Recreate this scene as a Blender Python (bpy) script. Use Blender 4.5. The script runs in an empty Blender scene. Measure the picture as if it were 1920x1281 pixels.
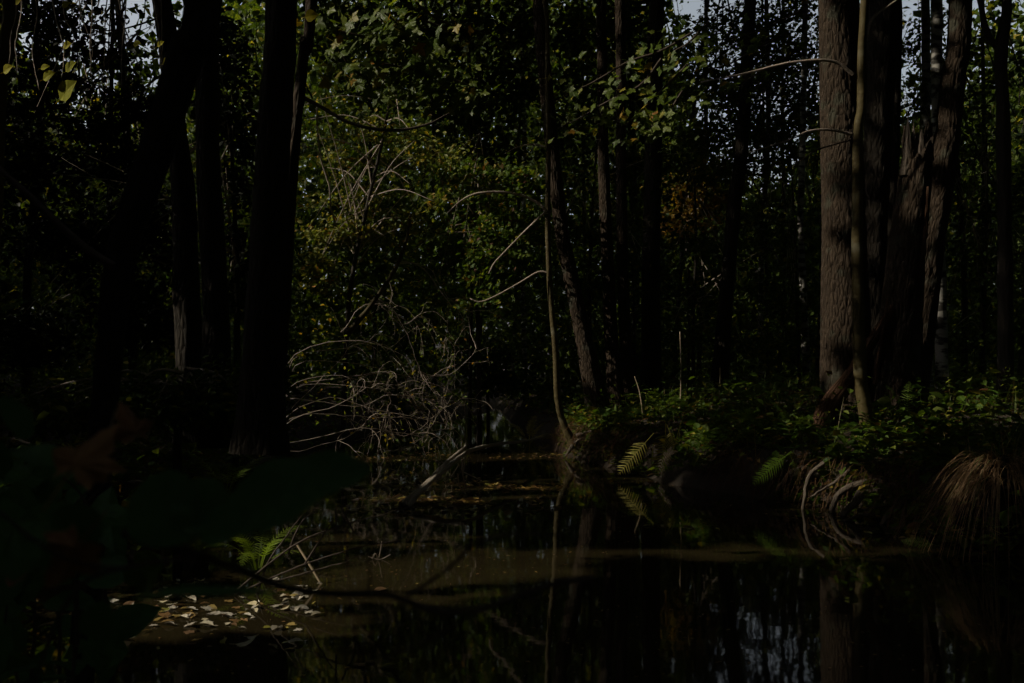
import bpy, math, random
import numpy as np
from mathutils import Vector, Matrix, Euler

rng = np.random.default_rng(7)
random.seed(7)
sc = bpy.context.scene
C = sc.collection

# ------------------------------------------------------------------ camera
F = 1866.7           # focal length in pixels of the 1920-wide photograph (35 mm lens)
CAM_Z = 1.0          # camera height above the water
HOR = 690.0          # pixel row of the horizon
cd = bpy.data.cameras.new('camera'); cam = bpy.data.objects.new('camera', cd); C.objects.link(cam)
cam.location = (0, 0, CAM_Z); cam.rotation_euler = (math.pi/2, 0, 0)
cd.lens = 35; cd.sensor_width = 36; cd.shift_y = (HOR-640.5)/1920.0
cd.clip_start = 0.02; cd.clip_end = 600
cd.dof.use_dof = True; cd.dof.focus_distance = 9.0; cd.dof.aperture_fstop = 8.0
sc.camera = cam

# ------------------------------------------------------------------ sky and sun
SUN = np.array([-0.82, -0.12, 0.56]); SUN = SUN/np.linalg.norm(SUN)
w = bpy.data.worlds.new('World'); sc.world = w; w.use_nodes = True
nt = w.node_tree
sky = nt.nodes.new('ShaderNodeTexSky'); sky.sky_type = 'NISHITA'; sky.sun_disc = False
sky.sun_elevation = math.asin(SUN[2]); sky.sun_rotation = math.atan2(SUN[0], SUN[1])
sky.air_density = 1.0; sky.dust_density = 5.0; sky.ozone_density = 1.0
hs_ = nt.nodes.new('ShaderNodeHueSaturation'); hs_.inputs['Saturation'].default_value = .42; hs_.inputs['Hue'].default_value = .485      # greyer sky colour, hue slightly shifted
nt.links.new(sky.outputs[0], hs_.inputs['Color']); nt.links.new(hs_.outputs[0], nt.nodes['Background'].inputs[0])
nt.nodes['Background'].inputs[1].default_value = 0.15
ld = bpy.data.lights.new('sun', 'SUN'); ld.energy = 3.6; ld.angle = math.radians(0.5); ld.color = (1, .90, .70)
lo = bpy.data.objects.new('sun', ld); C.objects.link(lo); lo.location = (-8, -2, 9)
lo.rotation_euler = Vector(SUN).to_track_quat('Z', 'Y').to_euler()
sc.view_settings.view_transform = 'Standard'; sc.view_settings.look = 'None'
sc.view_settings.gamma = 1; sc.view_settings.use_curve_mapping = False
sc.view_settings.exposure = -0.1
cy = sc.cycles
cy.max_bounces = 4; cy.diffuse_bounces = 2; cy.adaptive_threshold = .04; cy.glossy_bounces = 3; cy.transmission_bounces = 3; cy.transparent_max_bounces = 4
cy.use_denoising = True; cy.sample_clamp_indirect = 4; cy.caustics_reflective = False; cy.caustics_refractive = False

# ------------------------------------------------------------------ helpers
def P(u, v, Y):                       # a pixel of the photograph at a distance -> a place in the wood
    return np.array([(u-960)/F*Y, Y, CAM_Z+(HOR-v)/F*Y])

def nrm(a): return a/np.maximum(np.linalg.norm(a, axis=-1, keepdims=True), 1e-9)

def hash3(i, j, k):
    n = (i*374761393 + j*668265263 + k*1274126177) & 0x7fffffff
    n = ((n ^ (n >> 13))*1274126177) & 0x7fffffff
    return ((n ^ (n >> 16)) & 0xffff)/65535.0

def vnoise(p):                        # smooth value noise, -1..1
    p = np.asarray(p, float); i = np.floor(p).astype(np.int64); f = p-i; f = f*f*(3-2*f); r = 0
    for a in (0, 1):
        for b in (0, 1):
            for c in (0, 1):
                wt = (f[..., 0] if a else 1-f[..., 0])*(f[..., 1] if b else 1-f[..., 1])*(f[..., 2] if c else 1-f[..., 2])
                r = r+wt*hash3(i[..., 0]+a, i[..., 1]+b, i[..., 2]+c)
    return r*2-1

def mesh_from(name, V, faces_tri=None, faces_quad=None, rnd=None, bc=None, smooth=False):
    me = bpy.data.meshes.new(name)
    V = np.asarray(V, np.float32); nt_ = 0 if faces_tri is None else len(faces_tri); nq = 0 if faces_quad is None else len(faces_quad)
    me.vertices.add(len(V)); me.vertices.foreach_set('co', V.ravel())
    li = []
    if nt_: li.append(np.asarray(faces_tri, np.int32).ravel())
    if nq: li.append(np.asarray(faces_quad, np.int32).ravel())
    li = np.concatenate(li); me.loops.add(len(li)); me.loops.foreach_set('vertex_index', li)
    tot = np.concatenate([np.full(nt_, 3, np.int32), np.full(nq, 4, np.int32)])
    st = np.concatenate([[0], np.cumsum(tot)[:-1]]).astype(np.int32)
    me.polygons.add(len(tot)); me.polygons.foreach_set('loop_start', st)
    try: me.polygons.foreach_set('loop_total', tot)
    except Exception: pass
    me.polygons.foreach_set('use_smooth', np.full(len(tot), smooth, bool))
    if rnd is not None:
        a = me.attributes.new('rnd', 'FLOAT', 'POINT'); a.data.foreach_set('value', np.asarray(rnd, np.float32))
    if bc is not None:
        a = me.attributes.new('bc', 'FLOAT_VECTOR', 'POINT'); a.data.foreach_set('vector', np.asarray(bc, np.float32).ravel())
    me.update(calc_edges=True); me.validate()
    return me

def tag(o, label=None, cat=None, group=None, kind=None):
    if label: o['label'] = label
    if cat: o['category'] = cat
    if group: o['group'] = group
    if kind: o['kind'] = kind
    return o

def thing(name, label, cat, loc, group=None):
    o = bpy.data.objects.new(name, None); C.objects.link(o); o.location = Vector(loc); o.empty_display_size = .1
    return tag(o, label, cat, group)

def wloc(o):
    v = Vector((0, 0, 0))
    while o is not None: v = v+o.location; o = o.parent
    return np.array(v)

def link(name, me, mat, parent=None, kind=None):     # mesh given in world coordinates
    o = bpy.data.objects.new(name, me); C.objects.link(o)
    if parent is not None:
        off = wloc(parent).astype(np.float32); n = len(me.vertices); co = np.empty(n*3, np.float32)
        me.vertices.foreach_get('co', co); co = co.reshape(-1, 3)-off; me.vertices.foreach_set('co', co.ravel()); me.update()
        o.parent = parent
    if mat is not None and not me.materials: me.materials.append(mat)
    if kind: o['kind'] = kind
    return o

def place(name, me, parent, pos, normal, head, s):   # a copy of a shared mesh at a world position
    o = bpy.data.objects.new(name, me); C.objects.link(o)
    z = Vector(normal).normalized(); y = Vector(head); y = (y-z*y.dot(z)).normalized(); x = y.cross(z)
    off = Vector(wloc(parent)) if parent is not None else Vector((0, 0, 0))
    M = Matrix((x, y, z)).transposed().to_4x4()
    if parent is not None: o.parent = parent
    o.rotation_mode = 'XYZ'; o.location = Vector(pos)-off; o.rotation_euler = M.to_euler()
    o.scale = (s, s, s) if np.isscalar(s) else s
    return o

# smooth curves and tubes
def curve(pts, n):
    pts = np.asarray(pts, float)
    if len(pts) < 3:
        t = np.linspace(0, 1, n)[:, None]; return pts[0]*(1-t)+pts[-1]*t
    p = np.vstack([2*pts[0]-pts[1], pts, 2*pts[-1]-pts[-2]]); m = len(pts)-1
    T = np.linspace(0, m-1e-6, n); i = T.astype(int); t = (T-i)[:, None]
    a, b, c, d = p[i], p[i+1], p[i+2], p[i+3]
    return .5*(2*b+(c-a)*t+(2*a-5*b+4*c-d)*t*t+(3*b-3*c+d-a)*t**3)

def tube(pts, rad, seg=8, disp=None, cap=True):
    """pts (n,3), rad (n,) -> V, quads, tris, bark coordinates"""
    n = len(pts); T = nrm(np.gradient(pts, axis=0)); N = np.zeros((n, 3))
    a = np.cross(T[0], [0, 1, .2]); N[0] = a/np.linalg.norm(a)
    for k in range(1, n):
        v = N[k-1]-T[k]*np.dot(N[k-1], T[k]); N[k] = v/max(np.linalg.norm(v), 1e-9)
    B = np.cross(T, N); th = np.linspace(0, 2*np.pi, seg, endpoint=False)
    L = np.concatenate([[0], np.cumsum(np.linalg.norm(np.diff(pts, axis=0), axis=1))])
    cs, sn = np.cos(th), np.sin(th); R = np.repeat(np.asarray(rad, float)[:, None], seg, 1)
    bc = np.stack([R*cs, R*sn, np.repeat(L[:, None], seg, 1)], -1)
    if disp is not None: R = R+disp(bc, th, L)
    V = pts[:, None]+R[..., None]*(cs[None, :, None]*N[:, None]+sn[None, :, None]*B[:, None])
    idx = np.arange(n*seg).reshape(n, seg); nx = np.roll(idx, -1, 1)
    q = np.stack([idx[:-1], nx[:-1], nx[1:], idx[1:]], -1).reshape(-1, 4)
    V = V.reshape(-1, 3); bc = bc.reshape(-1, 3); t = np.zeros((0, 3), int)
    if cap:
        c = len(V); V = np.vstack([V, pts[-1:]+T[-1:]*rad[-1]*.4]); bc = np.vstack([bc, [[0, 0, L[-1]]]])
        t = np.stack([idx[-1], nx[-1], np.full(seg, c)], -1)
    return V, q, t, bc

def tubes_mesh(name, items, seg=6, smooth=True, disp=None):
    Vs, Qs, Ts, Bs, Rn = [], [], [], [], []; o = 0
    for pts, rad in items:
        pts = np.asarray(pts, float); rad = np.asarray(rad, float)
        V, q, t, b = tube(pts, rad, seg, disp); Vs.append(V); Qs.append(q+o); Ts.append(t+o); Bs.append(b+rng.random(3)*9)
        Rn.append(np.full(len(V), rng.random())); o += len(V)
    return mesh_from(name, np.vstack(Vs), np.vstack(Ts), np.vstack(Qs), np.concatenate(Rn), np.vstack(Bs), smooth)

# leaf shapes: (V, tris)
def t_diamond(wd=.6): return np.array([[0, 0, 0], [wd/2, .45, .08], [0, 1, -.05], [-wd/2, .45, .08]], float), np.array([[0, 1, 2], [0, 2, 3]])
def t_ovate(wd=.55, tip=1.0):
    V = np.array([[0, 0, 0], [wd*.42, .22, .07], [wd*.5, .48, .08], [wd*.3, .76, .03], [0, tip, -.10], [-wd*.3, .76, .03], [-wd*.5, .48, .08], [-wd*.42, .22, .07], [0, .5, 0]], float)
    return V, np.array([[8, 0, 1], [8, 1, 2], [8, 2, 3], [8, 3, 4], [8, 4, 5], [8, 5, 6], [8, 6, 7], [8, 7, 0]])
def t_ovate6(wd=.6):
    V = np.array([[0, 0, 0], [wd*.48, .35, .08], [wd*.36, .7, .04], [0, 1, -.08], [-wd*.36, .7, .04], [-wd*.48, .35, .08]], float)
    return V, np.array([[0, 1, 2], [0, 2, 3], [0, 3, 4], [0, 4, 5]])
def t_maple(curl=.12, seed=0):
    r = np.random.default_rng(seed)
    pol = [(-90, .10), (-60, .30), (-38, .52), (-22, .40), (-8, .50), (6, .60), (16, .78), (27, .60), (40, .56), (48, .42), (58, .60), (68, .66), (78, .80), (90, 1.0)]
    pol = pol+[(180-a, q) for a, q in pol[-2:0:-1]]
    V = [[0, .0, 0]]
    for a, q in pol:
        q *= r.uniform(.93, 1.07); x = q*math.cos(math.radians(a)); y = q*math.sin(math.radians(a))
        V.append([x, y, -curl*q*q*1.2+.10*math.cos(5*math.radians(a-90))*q*curl*4+r.uniform(-.03, .03)])
    n = len(V)-1
    V = np.array(V)*.62; V[:, 1] += .22
    return V, np.array([[0, 1+i, 1+(i+1) % n] for i in range(n)])
def leaf_mesh(name, tpl, petiole=.0):
    V, T = tpl; V = V.copy(); T = T.copy()
    if petiole:
        o = len(V); pv = np.array([[-.012, 0, 0], [.012, 0, 0], [.012, -petiole, .06], [-.012, -petiole, .06], [0, 0, .02], [0, -petiole, .08]])
        pv[:, 1] += V[1, 1] if len(V) > 12 else 0
        V = np.vstack([V, pv]); T = np.vstack([T, [[o, o+1, o+2], [o, o+2, o+3], [o, o+4, o+5], [o, o+5, o+3], [o+1, o+4, o+5], [o+1, o+5, o+2]]])
    return mesh_from(name, V, T)

def cloud(name, pos, nor, head, size, tpl, rnd=None, smooth=False):
    V, T = tpl; n = len(pos); k = len(V)
    z = nrm(nor); y = head-z*np.sum(head*z, 1, keepdims=True); y = nrm(y); x = np.cross(y, z)
    s = size[:, None, None]
    A = pos[:, None]+s*(V[None, :, 0:1]*x[:, None]+V[None, :, 1:2]*y[:, None]+V[None, :, 2:3]*z[:, None])
    Tt = (T[None]+(np.arange(n)*k)[:, None, None]).reshape(-1, 3)
    if rnd is None: rnd = rng.random(n)
    return mesh_from(name, A.reshape(-1, 3), Tt, rnd=np.repeat(rnd, k), smooth=smooth)

def rdir(n, up=1.0, j=.6): return nrm(np.array([0, 0, up])+rng.normal(0, j, (n, 3)))

# ------------------------------------------------------------------ materials
def new_mat(name):
    m = bpy.data.materials.new(name); m.use_nodes = True; t = m.node_tree
    return m, t, t.nodes['Principled BSDF'], t.nodes['Material Output']
def nd(t, typ, **kw):
    n = t.nodes.new(typ)
    for k, v in kw.items(): setattr(n, k, v)
    return n
def ramp(t, cols):
    r = nd(t, 'ShaderNodeValToRGB'); e = r.color_ramp.elements
    while len(e) < len(cols): e.new(.5)
    for i, (p, c) in enumerate(cols): e[i].position = p; e[i].color = (*c, 1)
    return r
def leaf_mat(name, cols, src='attr', trans=.42, rough=.55, tcol=(1.6, 1.5, .5), spec=.22):
    m, t, b, out = new_mat(name)
    if src == 'attr': s = nd(t, 'ShaderNodeAttribute', attribute_name='rnd').outputs['Fac']
    else: s = nd(t, 'ShaderNodeObjectInfo').outputs['Random']
    r = ramp(t, cols); t.links.new(s, r.inputs[0])
    tc = nd(t, 'ShaderNodeTexCoord'); no = nd(t, 'ShaderNodeTexNoise'); no.inputs['Scale'].default_value = 30 if src == 'attr' else 5
    no.inputs['Detail'].default_value = 4
    t.links.new(tc.outputs['Object'], no.inputs['Vector'])
    hs = nd(t, 'ShaderNodeMix', data_type='RGBA', blend_type='MULTIPLY'); hs.inputs[0].default_value = .55
    mr = ramp(t, [(.3, (.45, .4, .3)), (.6, (1.1, 1.1, 1.1))]); t.links.new(no.outputs['Fac'], mr.inputs[0])
    t.links.new(r.outputs[0], hs.inputs[6]); t.links.new(mr.outputs[0], hs.inputs[7])
    t.links.new(hs.outputs[2], b.inputs['Base Color']); b.inputs['Roughness'].default_value = rough
    b.inputs['Specular IOR Level'].default_value = spec
    tr = nd(t, 'ShaderNodeBsdfTranslucent'); mt = nd(t, 'ShaderNodeMix', data_type='RGBA', blend_type='MULTIPLY'); mt.inputs[0].default_value = 1
    mt.inputs[7].default_value = (*tcol, 1); t.links.new(hs.outputs[2], mt.inputs[6]); t.links.new(mt.outputs[2], tr.inputs[0])
    mx = nd(t, 'ShaderNodeMixShader'); mx.inputs[0].default_value = trans
    t.links.new(b.outputs[0], mx.inputs[1]); t.links.new(tr.outputs[0], mx.inputs[2]); t.links.new(mx.outputs[0], out.inputs[0])
    return m
def bark_mat(name, c1, c2, c3=None, sc_=(30, 30, 6), bump=.6, rough=.9, lichen=None):
    m, t, b, out = new_mat(name)
    a = nd(t, 'ShaderNodeAttribute', attribute_name='bc'); mp = nd(t, 'ShaderNodeMapping'); mp.inputs['Scale'].default_value = sc_
    t.links.new(a.outputs['Vector'], mp.inputs['Vector'])
    no = nd(t, 'ShaderNodeTexNoise'); no.inputs['Scale'].default_value = 1; no.inputs['Detail'].default_value = 6; no.inputs['Roughness'].default_value = .65
    vo = nd(t, 'ShaderNodeTexVoronoi', feature='DISTANCE_TO_EDGE'); vo.inputs['Scale'].default_value = 1.0
    wv = nd(t, 'ShaderNodeMix', data_type='VECTOR'); wv.inputs[0].default_value = .35
    t.links.new(mp.outputs[0], no.inputs['Vector']); t.links.new(mp.outputs[0], wv.inputs[4]); t.links.new(no.outputs['Color'], wv.inputs[5]); t.links.new(wv.outputs[1], vo.inputs['Vector'])
    cr = ramp(t, [(.25, c1), (.62, c2)] if c3 is None else [(.25, c1), (.5, c2), (.75, c3)]); t.links.new(no.outputs['Fac'], cr.inputs[0])
    col = cr.outputs[0]
    if lichen:
        n2 = nd(t, 'ShaderNodeTexNoise'); n2.inputs['Scale'].default_value = 5; n2.inputs['Detail'].default_value = 8; t.links.new(a.outputs['Vector'], n2.inputs['Vector'])
        r2 = ramp(t, [(.56, (0, 0, 0)), (.66, (1, 1, 1))]); t.links.new(n2.outputs['Fac'], r2.inputs[0])
        mx = nd(t, 'ShaderNodeMix', data_type='RGBA'); t.links.new(r2.outputs[0], mx.inputs[0]); t.links.new(col, mx.inputs[6]); mx.inputs[7].default_value = (*lichen, 1); col = mx.outputs[2]
    t.links.new(col, b.inputs['Base Color']); b.inputs['Roughness'].default_value = rough; b.inputs['Specular IOR Level'].default_value = .25
    ad = nd(t, 'ShaderNodeMath', operation='MULTIPLY_ADD'); mn = nd(t, 'ShaderNodeMath', operation='MINIMUM'); mn.inputs[1].default_value = .28
    t.links.new(vo.outputs['Distance'], mn.inputs[0]); t.links.new(mn.outputs[0], ad.inputs[0]); ad.inputs[1].default_value = 2.4; t.links.new(no.outputs['Fac'], ad.inputs[2])
    bp = nd(t, 'ShaderNodeBump'); bp.inputs['Strength'].default_value = bump; bp.inputs['Distance'].default_value = .02
    t.links.new(ad.outputs[0], bp.inputs['Height']); t.links.new(bp.outputs[0], b.inputs['Normal'])
    return m
def birch_mat():
    m, t, b, out = new_mat('birch_bark')
    a = nd(t, 'ShaderNodeAttribute', attribute_name='bc'); mp = nd(t, 'ShaderNodeMapping'); mp.inputs['Scale'].default_value = (5, 5, 13)
    t.links.new(a.outputs['Vector'], mp.inputs['Vector'])
    no = nd(t, 'ShaderNodeTexNoise'); no.inputs['Scale'].default_value = 1; no.inputs['Detail'].default_value = 4; t.links.new(mp.outputs[0], no.inputs['Vector'])
    r = ramp(t, [(.44, (.02, .017, .014)), (.53, (.28, .27, .25))]); t.links.new(no.outputs['Fac'], r.inputs[0])
    t.links.new(r.outputs[0], b.inputs['Base Color']); b.inputs['Roughness'].default_value = .7
    return m

M = {}
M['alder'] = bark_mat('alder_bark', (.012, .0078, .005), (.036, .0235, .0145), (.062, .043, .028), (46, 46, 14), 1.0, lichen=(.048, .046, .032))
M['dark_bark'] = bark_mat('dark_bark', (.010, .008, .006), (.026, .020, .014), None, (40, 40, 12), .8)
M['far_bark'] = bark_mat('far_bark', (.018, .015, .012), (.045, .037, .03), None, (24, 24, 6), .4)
M['smooth_bark'] = bark_mat('smooth_bark', (.038, .028, .009), (.066, .050, .017), (.085, .072, .034), (14, 14, 26), .15, .75, lichen=(.10, .09, .055))
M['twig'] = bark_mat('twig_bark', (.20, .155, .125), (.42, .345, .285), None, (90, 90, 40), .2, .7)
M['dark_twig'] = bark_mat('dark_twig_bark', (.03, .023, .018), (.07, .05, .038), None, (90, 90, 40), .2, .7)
M['rot'] = bark_mat('rotten_wood', (.028, .014, .008), (.075, .036, .019), (.13, .075, .045), (50, 50, 5), 1.0)
M['root'] = bark_mat('root_bark', (.05, .039, .031), (.125, .10, .08), None, (30, 30, 12), .6)
M['bleached'] = bark_mat('bleached_wood', (.20, .165, .135), (.42, .36, .30), None, (40, 40, 8), .5)
M['dry_stick'] = bark_mat('dry_stick', (.22, .17, .11), (.38, .30, .20), None, (30, 30, 5), .3)
M['birch'] = birch_mat()
G1, G2, G3, YL, OR, BR = (.026, .048, .006), (.055, .088, .010), (.10, .13, .018), (.30, .24, .03), (.30, .12, .02), (.14, .07, .035)
M['canopy'] = leaf_mat('canopy_leaf', [(0, G1), (.6, G2), (.92, G3), (1, YL)])
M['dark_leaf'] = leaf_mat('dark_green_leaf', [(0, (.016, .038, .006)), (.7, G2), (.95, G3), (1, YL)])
M['shade_leaf'] = leaf_mat('shade_darkened_leaf', [(0, (.004, .009, .002)), (.7, (.009, .017, .004)), (.985, (.02, .03, .006)), (1, (.20, .17, .02))], trans=.2)  # near-black greens put shade into the colour of the left foliage
M['hazel'] = leaf_mat('yellow_green_leaf', [(0, (.09, .13, .025)), (.55, (.19, .22, .055)), (.85, (.27, .26, .07)), (.95, (.36, .27, .05)), (1, OR)], trans=.35)
M['autumn'] = leaf_mat('autumn_leaf', [(0, (.10, .10, .02)), (.4, (.20, .15, .03)), (.8, (.28, .16, .03)), (1, BR)], trans=.5)
M['maple'] = leaf_mat('maple_leaf', [(0, (.055, .095, .010)), (.6, (.10, .145, .018)), (.88, (.16, .19, .035)), (.96, YL), (1, OR)], 'obj', .42, .45, (1.8, 1.8, .4), .25)
M['backlit'] = leaf_mat('yellow_hazel_leaf', [(0, (.36, .40, .012)), (.7, (.50, .42, .015)), (1, (.50, .24, .02))], 'obj', .55, .6, (1.7, 1.5, .3), .12)
M['twig_leaf'] = leaf_mat('shrub_leaf', [(0, (.10, .15, .03)), (.5, (.20, .24, .06)), (.85, (.38, .30, .05)), (1, (.42, .20, .04))], 'obj', .4)
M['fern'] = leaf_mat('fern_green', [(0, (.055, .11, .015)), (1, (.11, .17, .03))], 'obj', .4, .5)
M['fern_pale'] = leaf_mat('fern_pale', [(0, (.32, .30, .08)), (1, (.44, .38, .12))], 'obj', .4, .5)
M['fern_dead'] = leaf_mat('fern_dead', [(0, (.035, .02, .010)), (.6, (.08, .04, .018)), (1, (.15, .085, .04))], 'attr', .25, .8)
M['herb'] = leaf_mat('herb_leaf', [(0, (.045, .10, .014)), (.7, (.085, .16, .025)), (1, (.17, .24, .05))], 'obj', .4, .4)
M['cover'] = leaf_mat('ground_cover_leaf', [(0, (.04, .085, .010)), (.6, (.085, .145, .018)), (.86, (.16, .20, .035)), (.93, YL), (.97, BR), (1, (.08, .04, .02))], 'attr', .4)
M['litter'] = leaf_mat('litter_leaf', [(0, (.05, .03, .018)), (.5, (.11, .06, .03)), (.85, (.20, .11, .05)), (1, YL)], 'attr', .15, .6)
M['float'] = leaf_mat('wet_floating_leaf', [(0, (.13, .08, .05)), (.4, (.24, .14, .06)), (.75, (.32, .24, .08)), (.9, (.34, .30, .05)), (1, (.20, .22, .05))], 'obj', .1, .28, (1, 1, 1), .8)
M['float_attr'] = leaf_mat('wet_leaf_mat', [(0, (.10, .06, .035)), (.5, (.20, .11, .04)), (.85, (.30, .20, .05)), (1, (.22, .22, .05))], 'attr', .1, .3, (1, 1, 1), .8)
M['float_glint'] = leaf_mat('glint_white_leaf', [(0, (.45, .40, .33)), (.5, (.60, .56, .50)), (1, (.64, .56, .36))], 'obj', .1, .16, (1, 1, 1), 1.0)  # whitened colour stands in for glints on the wet leaves
M['fern_lit'] = leaf_mat('fern_sunlit', [(0, (.11, .19, .025)), (1, (.19, .26, .04))], 'obj', .5, .35)  # fern green lightened to look sunlit
M['brown'] = leaf_mat('dry_brown_leaf', [(0, (.20, .095, .04)), (.6, (.28, .14, .06)), (1, (.34, .20, .09))], 'obj', .2, .6)
M['big_green'] = leaf_mat('big_green_leaf', [(0, (.055, .15, .045)), (1, (.075, .17, .05))], 'obj', .3, .45)
M['sedge'] = leaf_mat('dry_sedge', [(0, (.13, .075, .04)), (.5, (.26, .16, .09)), (.9, (.38, .26, .15)), (1, (.12, .15, .05))], 'attr', .15, .6)
M['grass'] = leaf_mat('grass_blade', [(0, (.05, .09, .02)), (.7, (.12, .14, .04)), (1, (.26, .19, .08))], 'attr', .3, .5)

def ground_mat():
    m, t, b, out = new_mat('forest_floor'); tc = nd(t, 'ShaderNodeTexCoord')
    n1 = nd(t, 'ShaderNodeTexNoise'); n1.inputs['Scale'].default_value = 6; n1.inputs['Detail'].default_value = 8; n1.inputs['Roughness'].default_value = .7
    t.links.new(tc.outputs['Object'], n1.inputs['Vector'])
    r = ramp(t, [(.3, (.010, .007, .004)), (.5, (.024, .015, .009)), (.7, (.045, .028, .016))]); t.links.new(n1.outputs['Fac'], r.inputs[0])
    t.links.new(r.outputs[0], b.inputs['Base Color']); b.inputs['Roughness'].default_value = .9
    bp = nd(t, 'ShaderNodeBump'); bp.inputs['Strength'].default_value = 1; bp.inputs['Distance'].default_value = .05; t.links.new(n1.outputs['Fac'], bp.inputs['Height']); t.links.new(bp.outputs[0], b.inputs['Normal'])
    return m
def water_mat():
    m, t, b, out = new_mat('murky_water'); tc = nd(t, 'ShaderNodeTexCoord')
    n1 = nd(t, 'ShaderNodeTexNoise'); n1.inputs['Scale'].default_value = .8; n1.inputs['Detail'].default_value = 3; t.links.new(tc.outputs['Object'], n1.inputs['Vector'])
    r = ramp(t, [(.35, (.016, .0122, .0058)), (.65, (.025, .020, .009))]); t.links.new(n1.outputs['Fac'], r.inputs[0]); t.links.new(r.outputs[0], b.inputs['Base Color'])
    b.inputs['Roughness'].default_value = .035; b.inputs['IOR'].default_value = 1.33; b.inputs['Specular IOR Level'].default_value = .5
    n2 = nd(t, 'ShaderNodeTexNoise'); n2.inputs['Scale'].default_value = 5; n2.inputs['Detail'].default_value = 2; t.links.new(tc.outputs['Object'], n2.inputs['Vector'])
    bp = nd(t, 'ShaderNodeBump'); bp.inputs['Strength'].default_value = .03; bp.inputs['Distance'].default_value = .02; t.links.new(n2.outputs['Fac'], bp.inputs['Height']); t.links.new(bp.outputs[0], b.inputs['Normal'])
    return m
M['ground'] = ground_mat(); M['water'] = water_mat()

# ------------------------------------------------------------------ terrain and water
RY = [-60, -20, 0, 2, 4, 5.2, 5.66, 6.9, 7.6, 9, 11.3, 13, 17, 26.7, 40, 60, 90, 400]
RX = [7, 4.5, 3.6, 3.1, 2.8, 2.67, 2.45, 2.37, 1.87, 1.23, .64, .5, .18, -.43, -1.5, -3, -6, -30]
LY = [-60, -20, 0, 2, 3.7, 5, 7, 10, 13, 17, 23, 30, 40, 60, 90, 400]
LX = [-6, -3, -1.9, -1.7, -1.95, -1.75, -2.3, -2.6, -2.6, -1.7, -.9, .6, .6, .6, .6, .6]
def sm(x): x = np.clip(x, 0, 1); return x*x*(3-2*x)
def gz(X, Y):
    X = np.asarray(X, float); Y = np.asarray(Y, float)
    wob = .10*vnoise(np.stack([Y*1.3, X*0+3, X*0], -1))
    r = X-np.interp(Y, RY, RX)-wob; l = np.interp(Y, LY, LX)-X-wob
    d = np.maximum(r, l)
    nz = vnoise(np.stack([X*.9, Y*.9, X*0], -1))*.06+vnoise(np.stack([X*3.1, Y*3.1, X*0+5], -1))*.03
    zr = .27*sm(r/.22)+.36*sm(r/2.4)+nz*sm(r/.5); zl = .14*sm(l/.3)+.45*sm(l/3.0)+nz*sm(l/.5)
    z = np.where(r > 0, zr, np.where(l > 0, zl, -.5*sm(-d/.7)-.02))
    return z+.4*sm((np.abs(X)-12)/60)
def axis(lo, hi, a, b, step):
    core = np.arange(a, b, step); q = [core]
    g = [core[0]]; s = step
    while g[-1] > lo: s *= 1.25; g.append(g[-1]-s)
    q.insert(0, np.array(g[:0:-1])); g = [core[-1]]; s = step
    while g[-1] < hi: s *= 1.25; g.append(g[-1]+s)
    q.append(np.array(g[1:])); return np.concatenate(q)
gx = axis(-300, 300, -6, 8, .10); gy = axis(-60, 400, 1.5, 20, .12)
XX, YY = np.meshgrid(gx, gy); ZZ = gz(XX, YY)
idx = np.arange(XX.size).reshape(XX.shape)
q = np.stack([idx[:-1, :-1], idx[:-1, 1:], idx[1:, 1:], idx[1:, :-1]], -1).reshape(-1, 4)
link('ground', mesh_from('ground', np.stack([XX, YY, ZZ], -1).reshape(-1, 3), None, q, smooth=True), M['ground'], None, 'structure')
wy = np.linspace(-60, 120, 60); wl = np.interp(wy, LY, LX)-1; wr = np.interp(wy, RY, RX)+1
WV = np.concatenate([np.stack([wl, wy, wl*0], -1), np.stack([wr, wy, wr*0], -1)]); n = len(wy); i = np.arange(n-1)
link('creek_water', mesh_from('creek_water', WV, None, np.stack([i, i+n, i+n+1, i+1], -1)), M['water'], None, 'structure')

# ------------------------------------------------------------------ leaves carved away to aim sun shafts at chosen spots: (pixel, pixel, distance, radius)
GAPS = [(1575, v, 9.0, .38) for v in range(20, 760, 70)]+[(1610, v, 8.3, .30) for v in range(10, 780, 50)]
GAPS += [(1110, 740, 12.5, .45), (1098, 670, 12.5, .4), (1085, 600, 12.5, .45), (1070, 525, 12.5, .4), (1055, 450, 12.5, .4), (1040, 330, 12.5, .35), (1148, 690, 13, .35), (1140, 600, 13, .35), (1135, 480, 13, .35), (1131, 330, 13, .35), (1170, 620, 13.3, .3)]
GAPS += [(1040, 780, 11, .3), (1035, 640, 11, .3), (1028, 480, 11, .3), (1026, 340, 11, .3)]
GAPS += [(u, v, 11, .5) for u in (620, 710, 800, 880) for v in (480, 580, 680, 780)]
GAPS += [(u, v, 12.5, .55) for u in (610, 690, 770, 850) for v in (230, 320, 410)]
GAPS += [(u, v, 7, .55) for u in (620, 710, 800, 890) for v in (40, 120, 190)]
GAPS += [(u, v, 10, .5) for u in (1070, 1130, 1200, 1270) for v in (110, 180, 250)]
GAPS += [(670, 605, 9.6, .25), (700, 565, 9.6, .25), (730, 520, 9.6, .25), (755, 470, 9.6, .25), (780, 930, 7.4, .4), (815, 895, 7.7, .4), (855, 862, 8.2, .4), (900, 840, 8.9, .35), (870, 920, 7.9, .35), (700, 930, 7.6, .32), (960, 920, 8, .3), (940, 362, 11.2, .25), (985, 368, 11.2, .22), (890, 366, 11.2, .22), (965, 540, 11.2, .25), (960, 455, 11.1, .25)]
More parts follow.
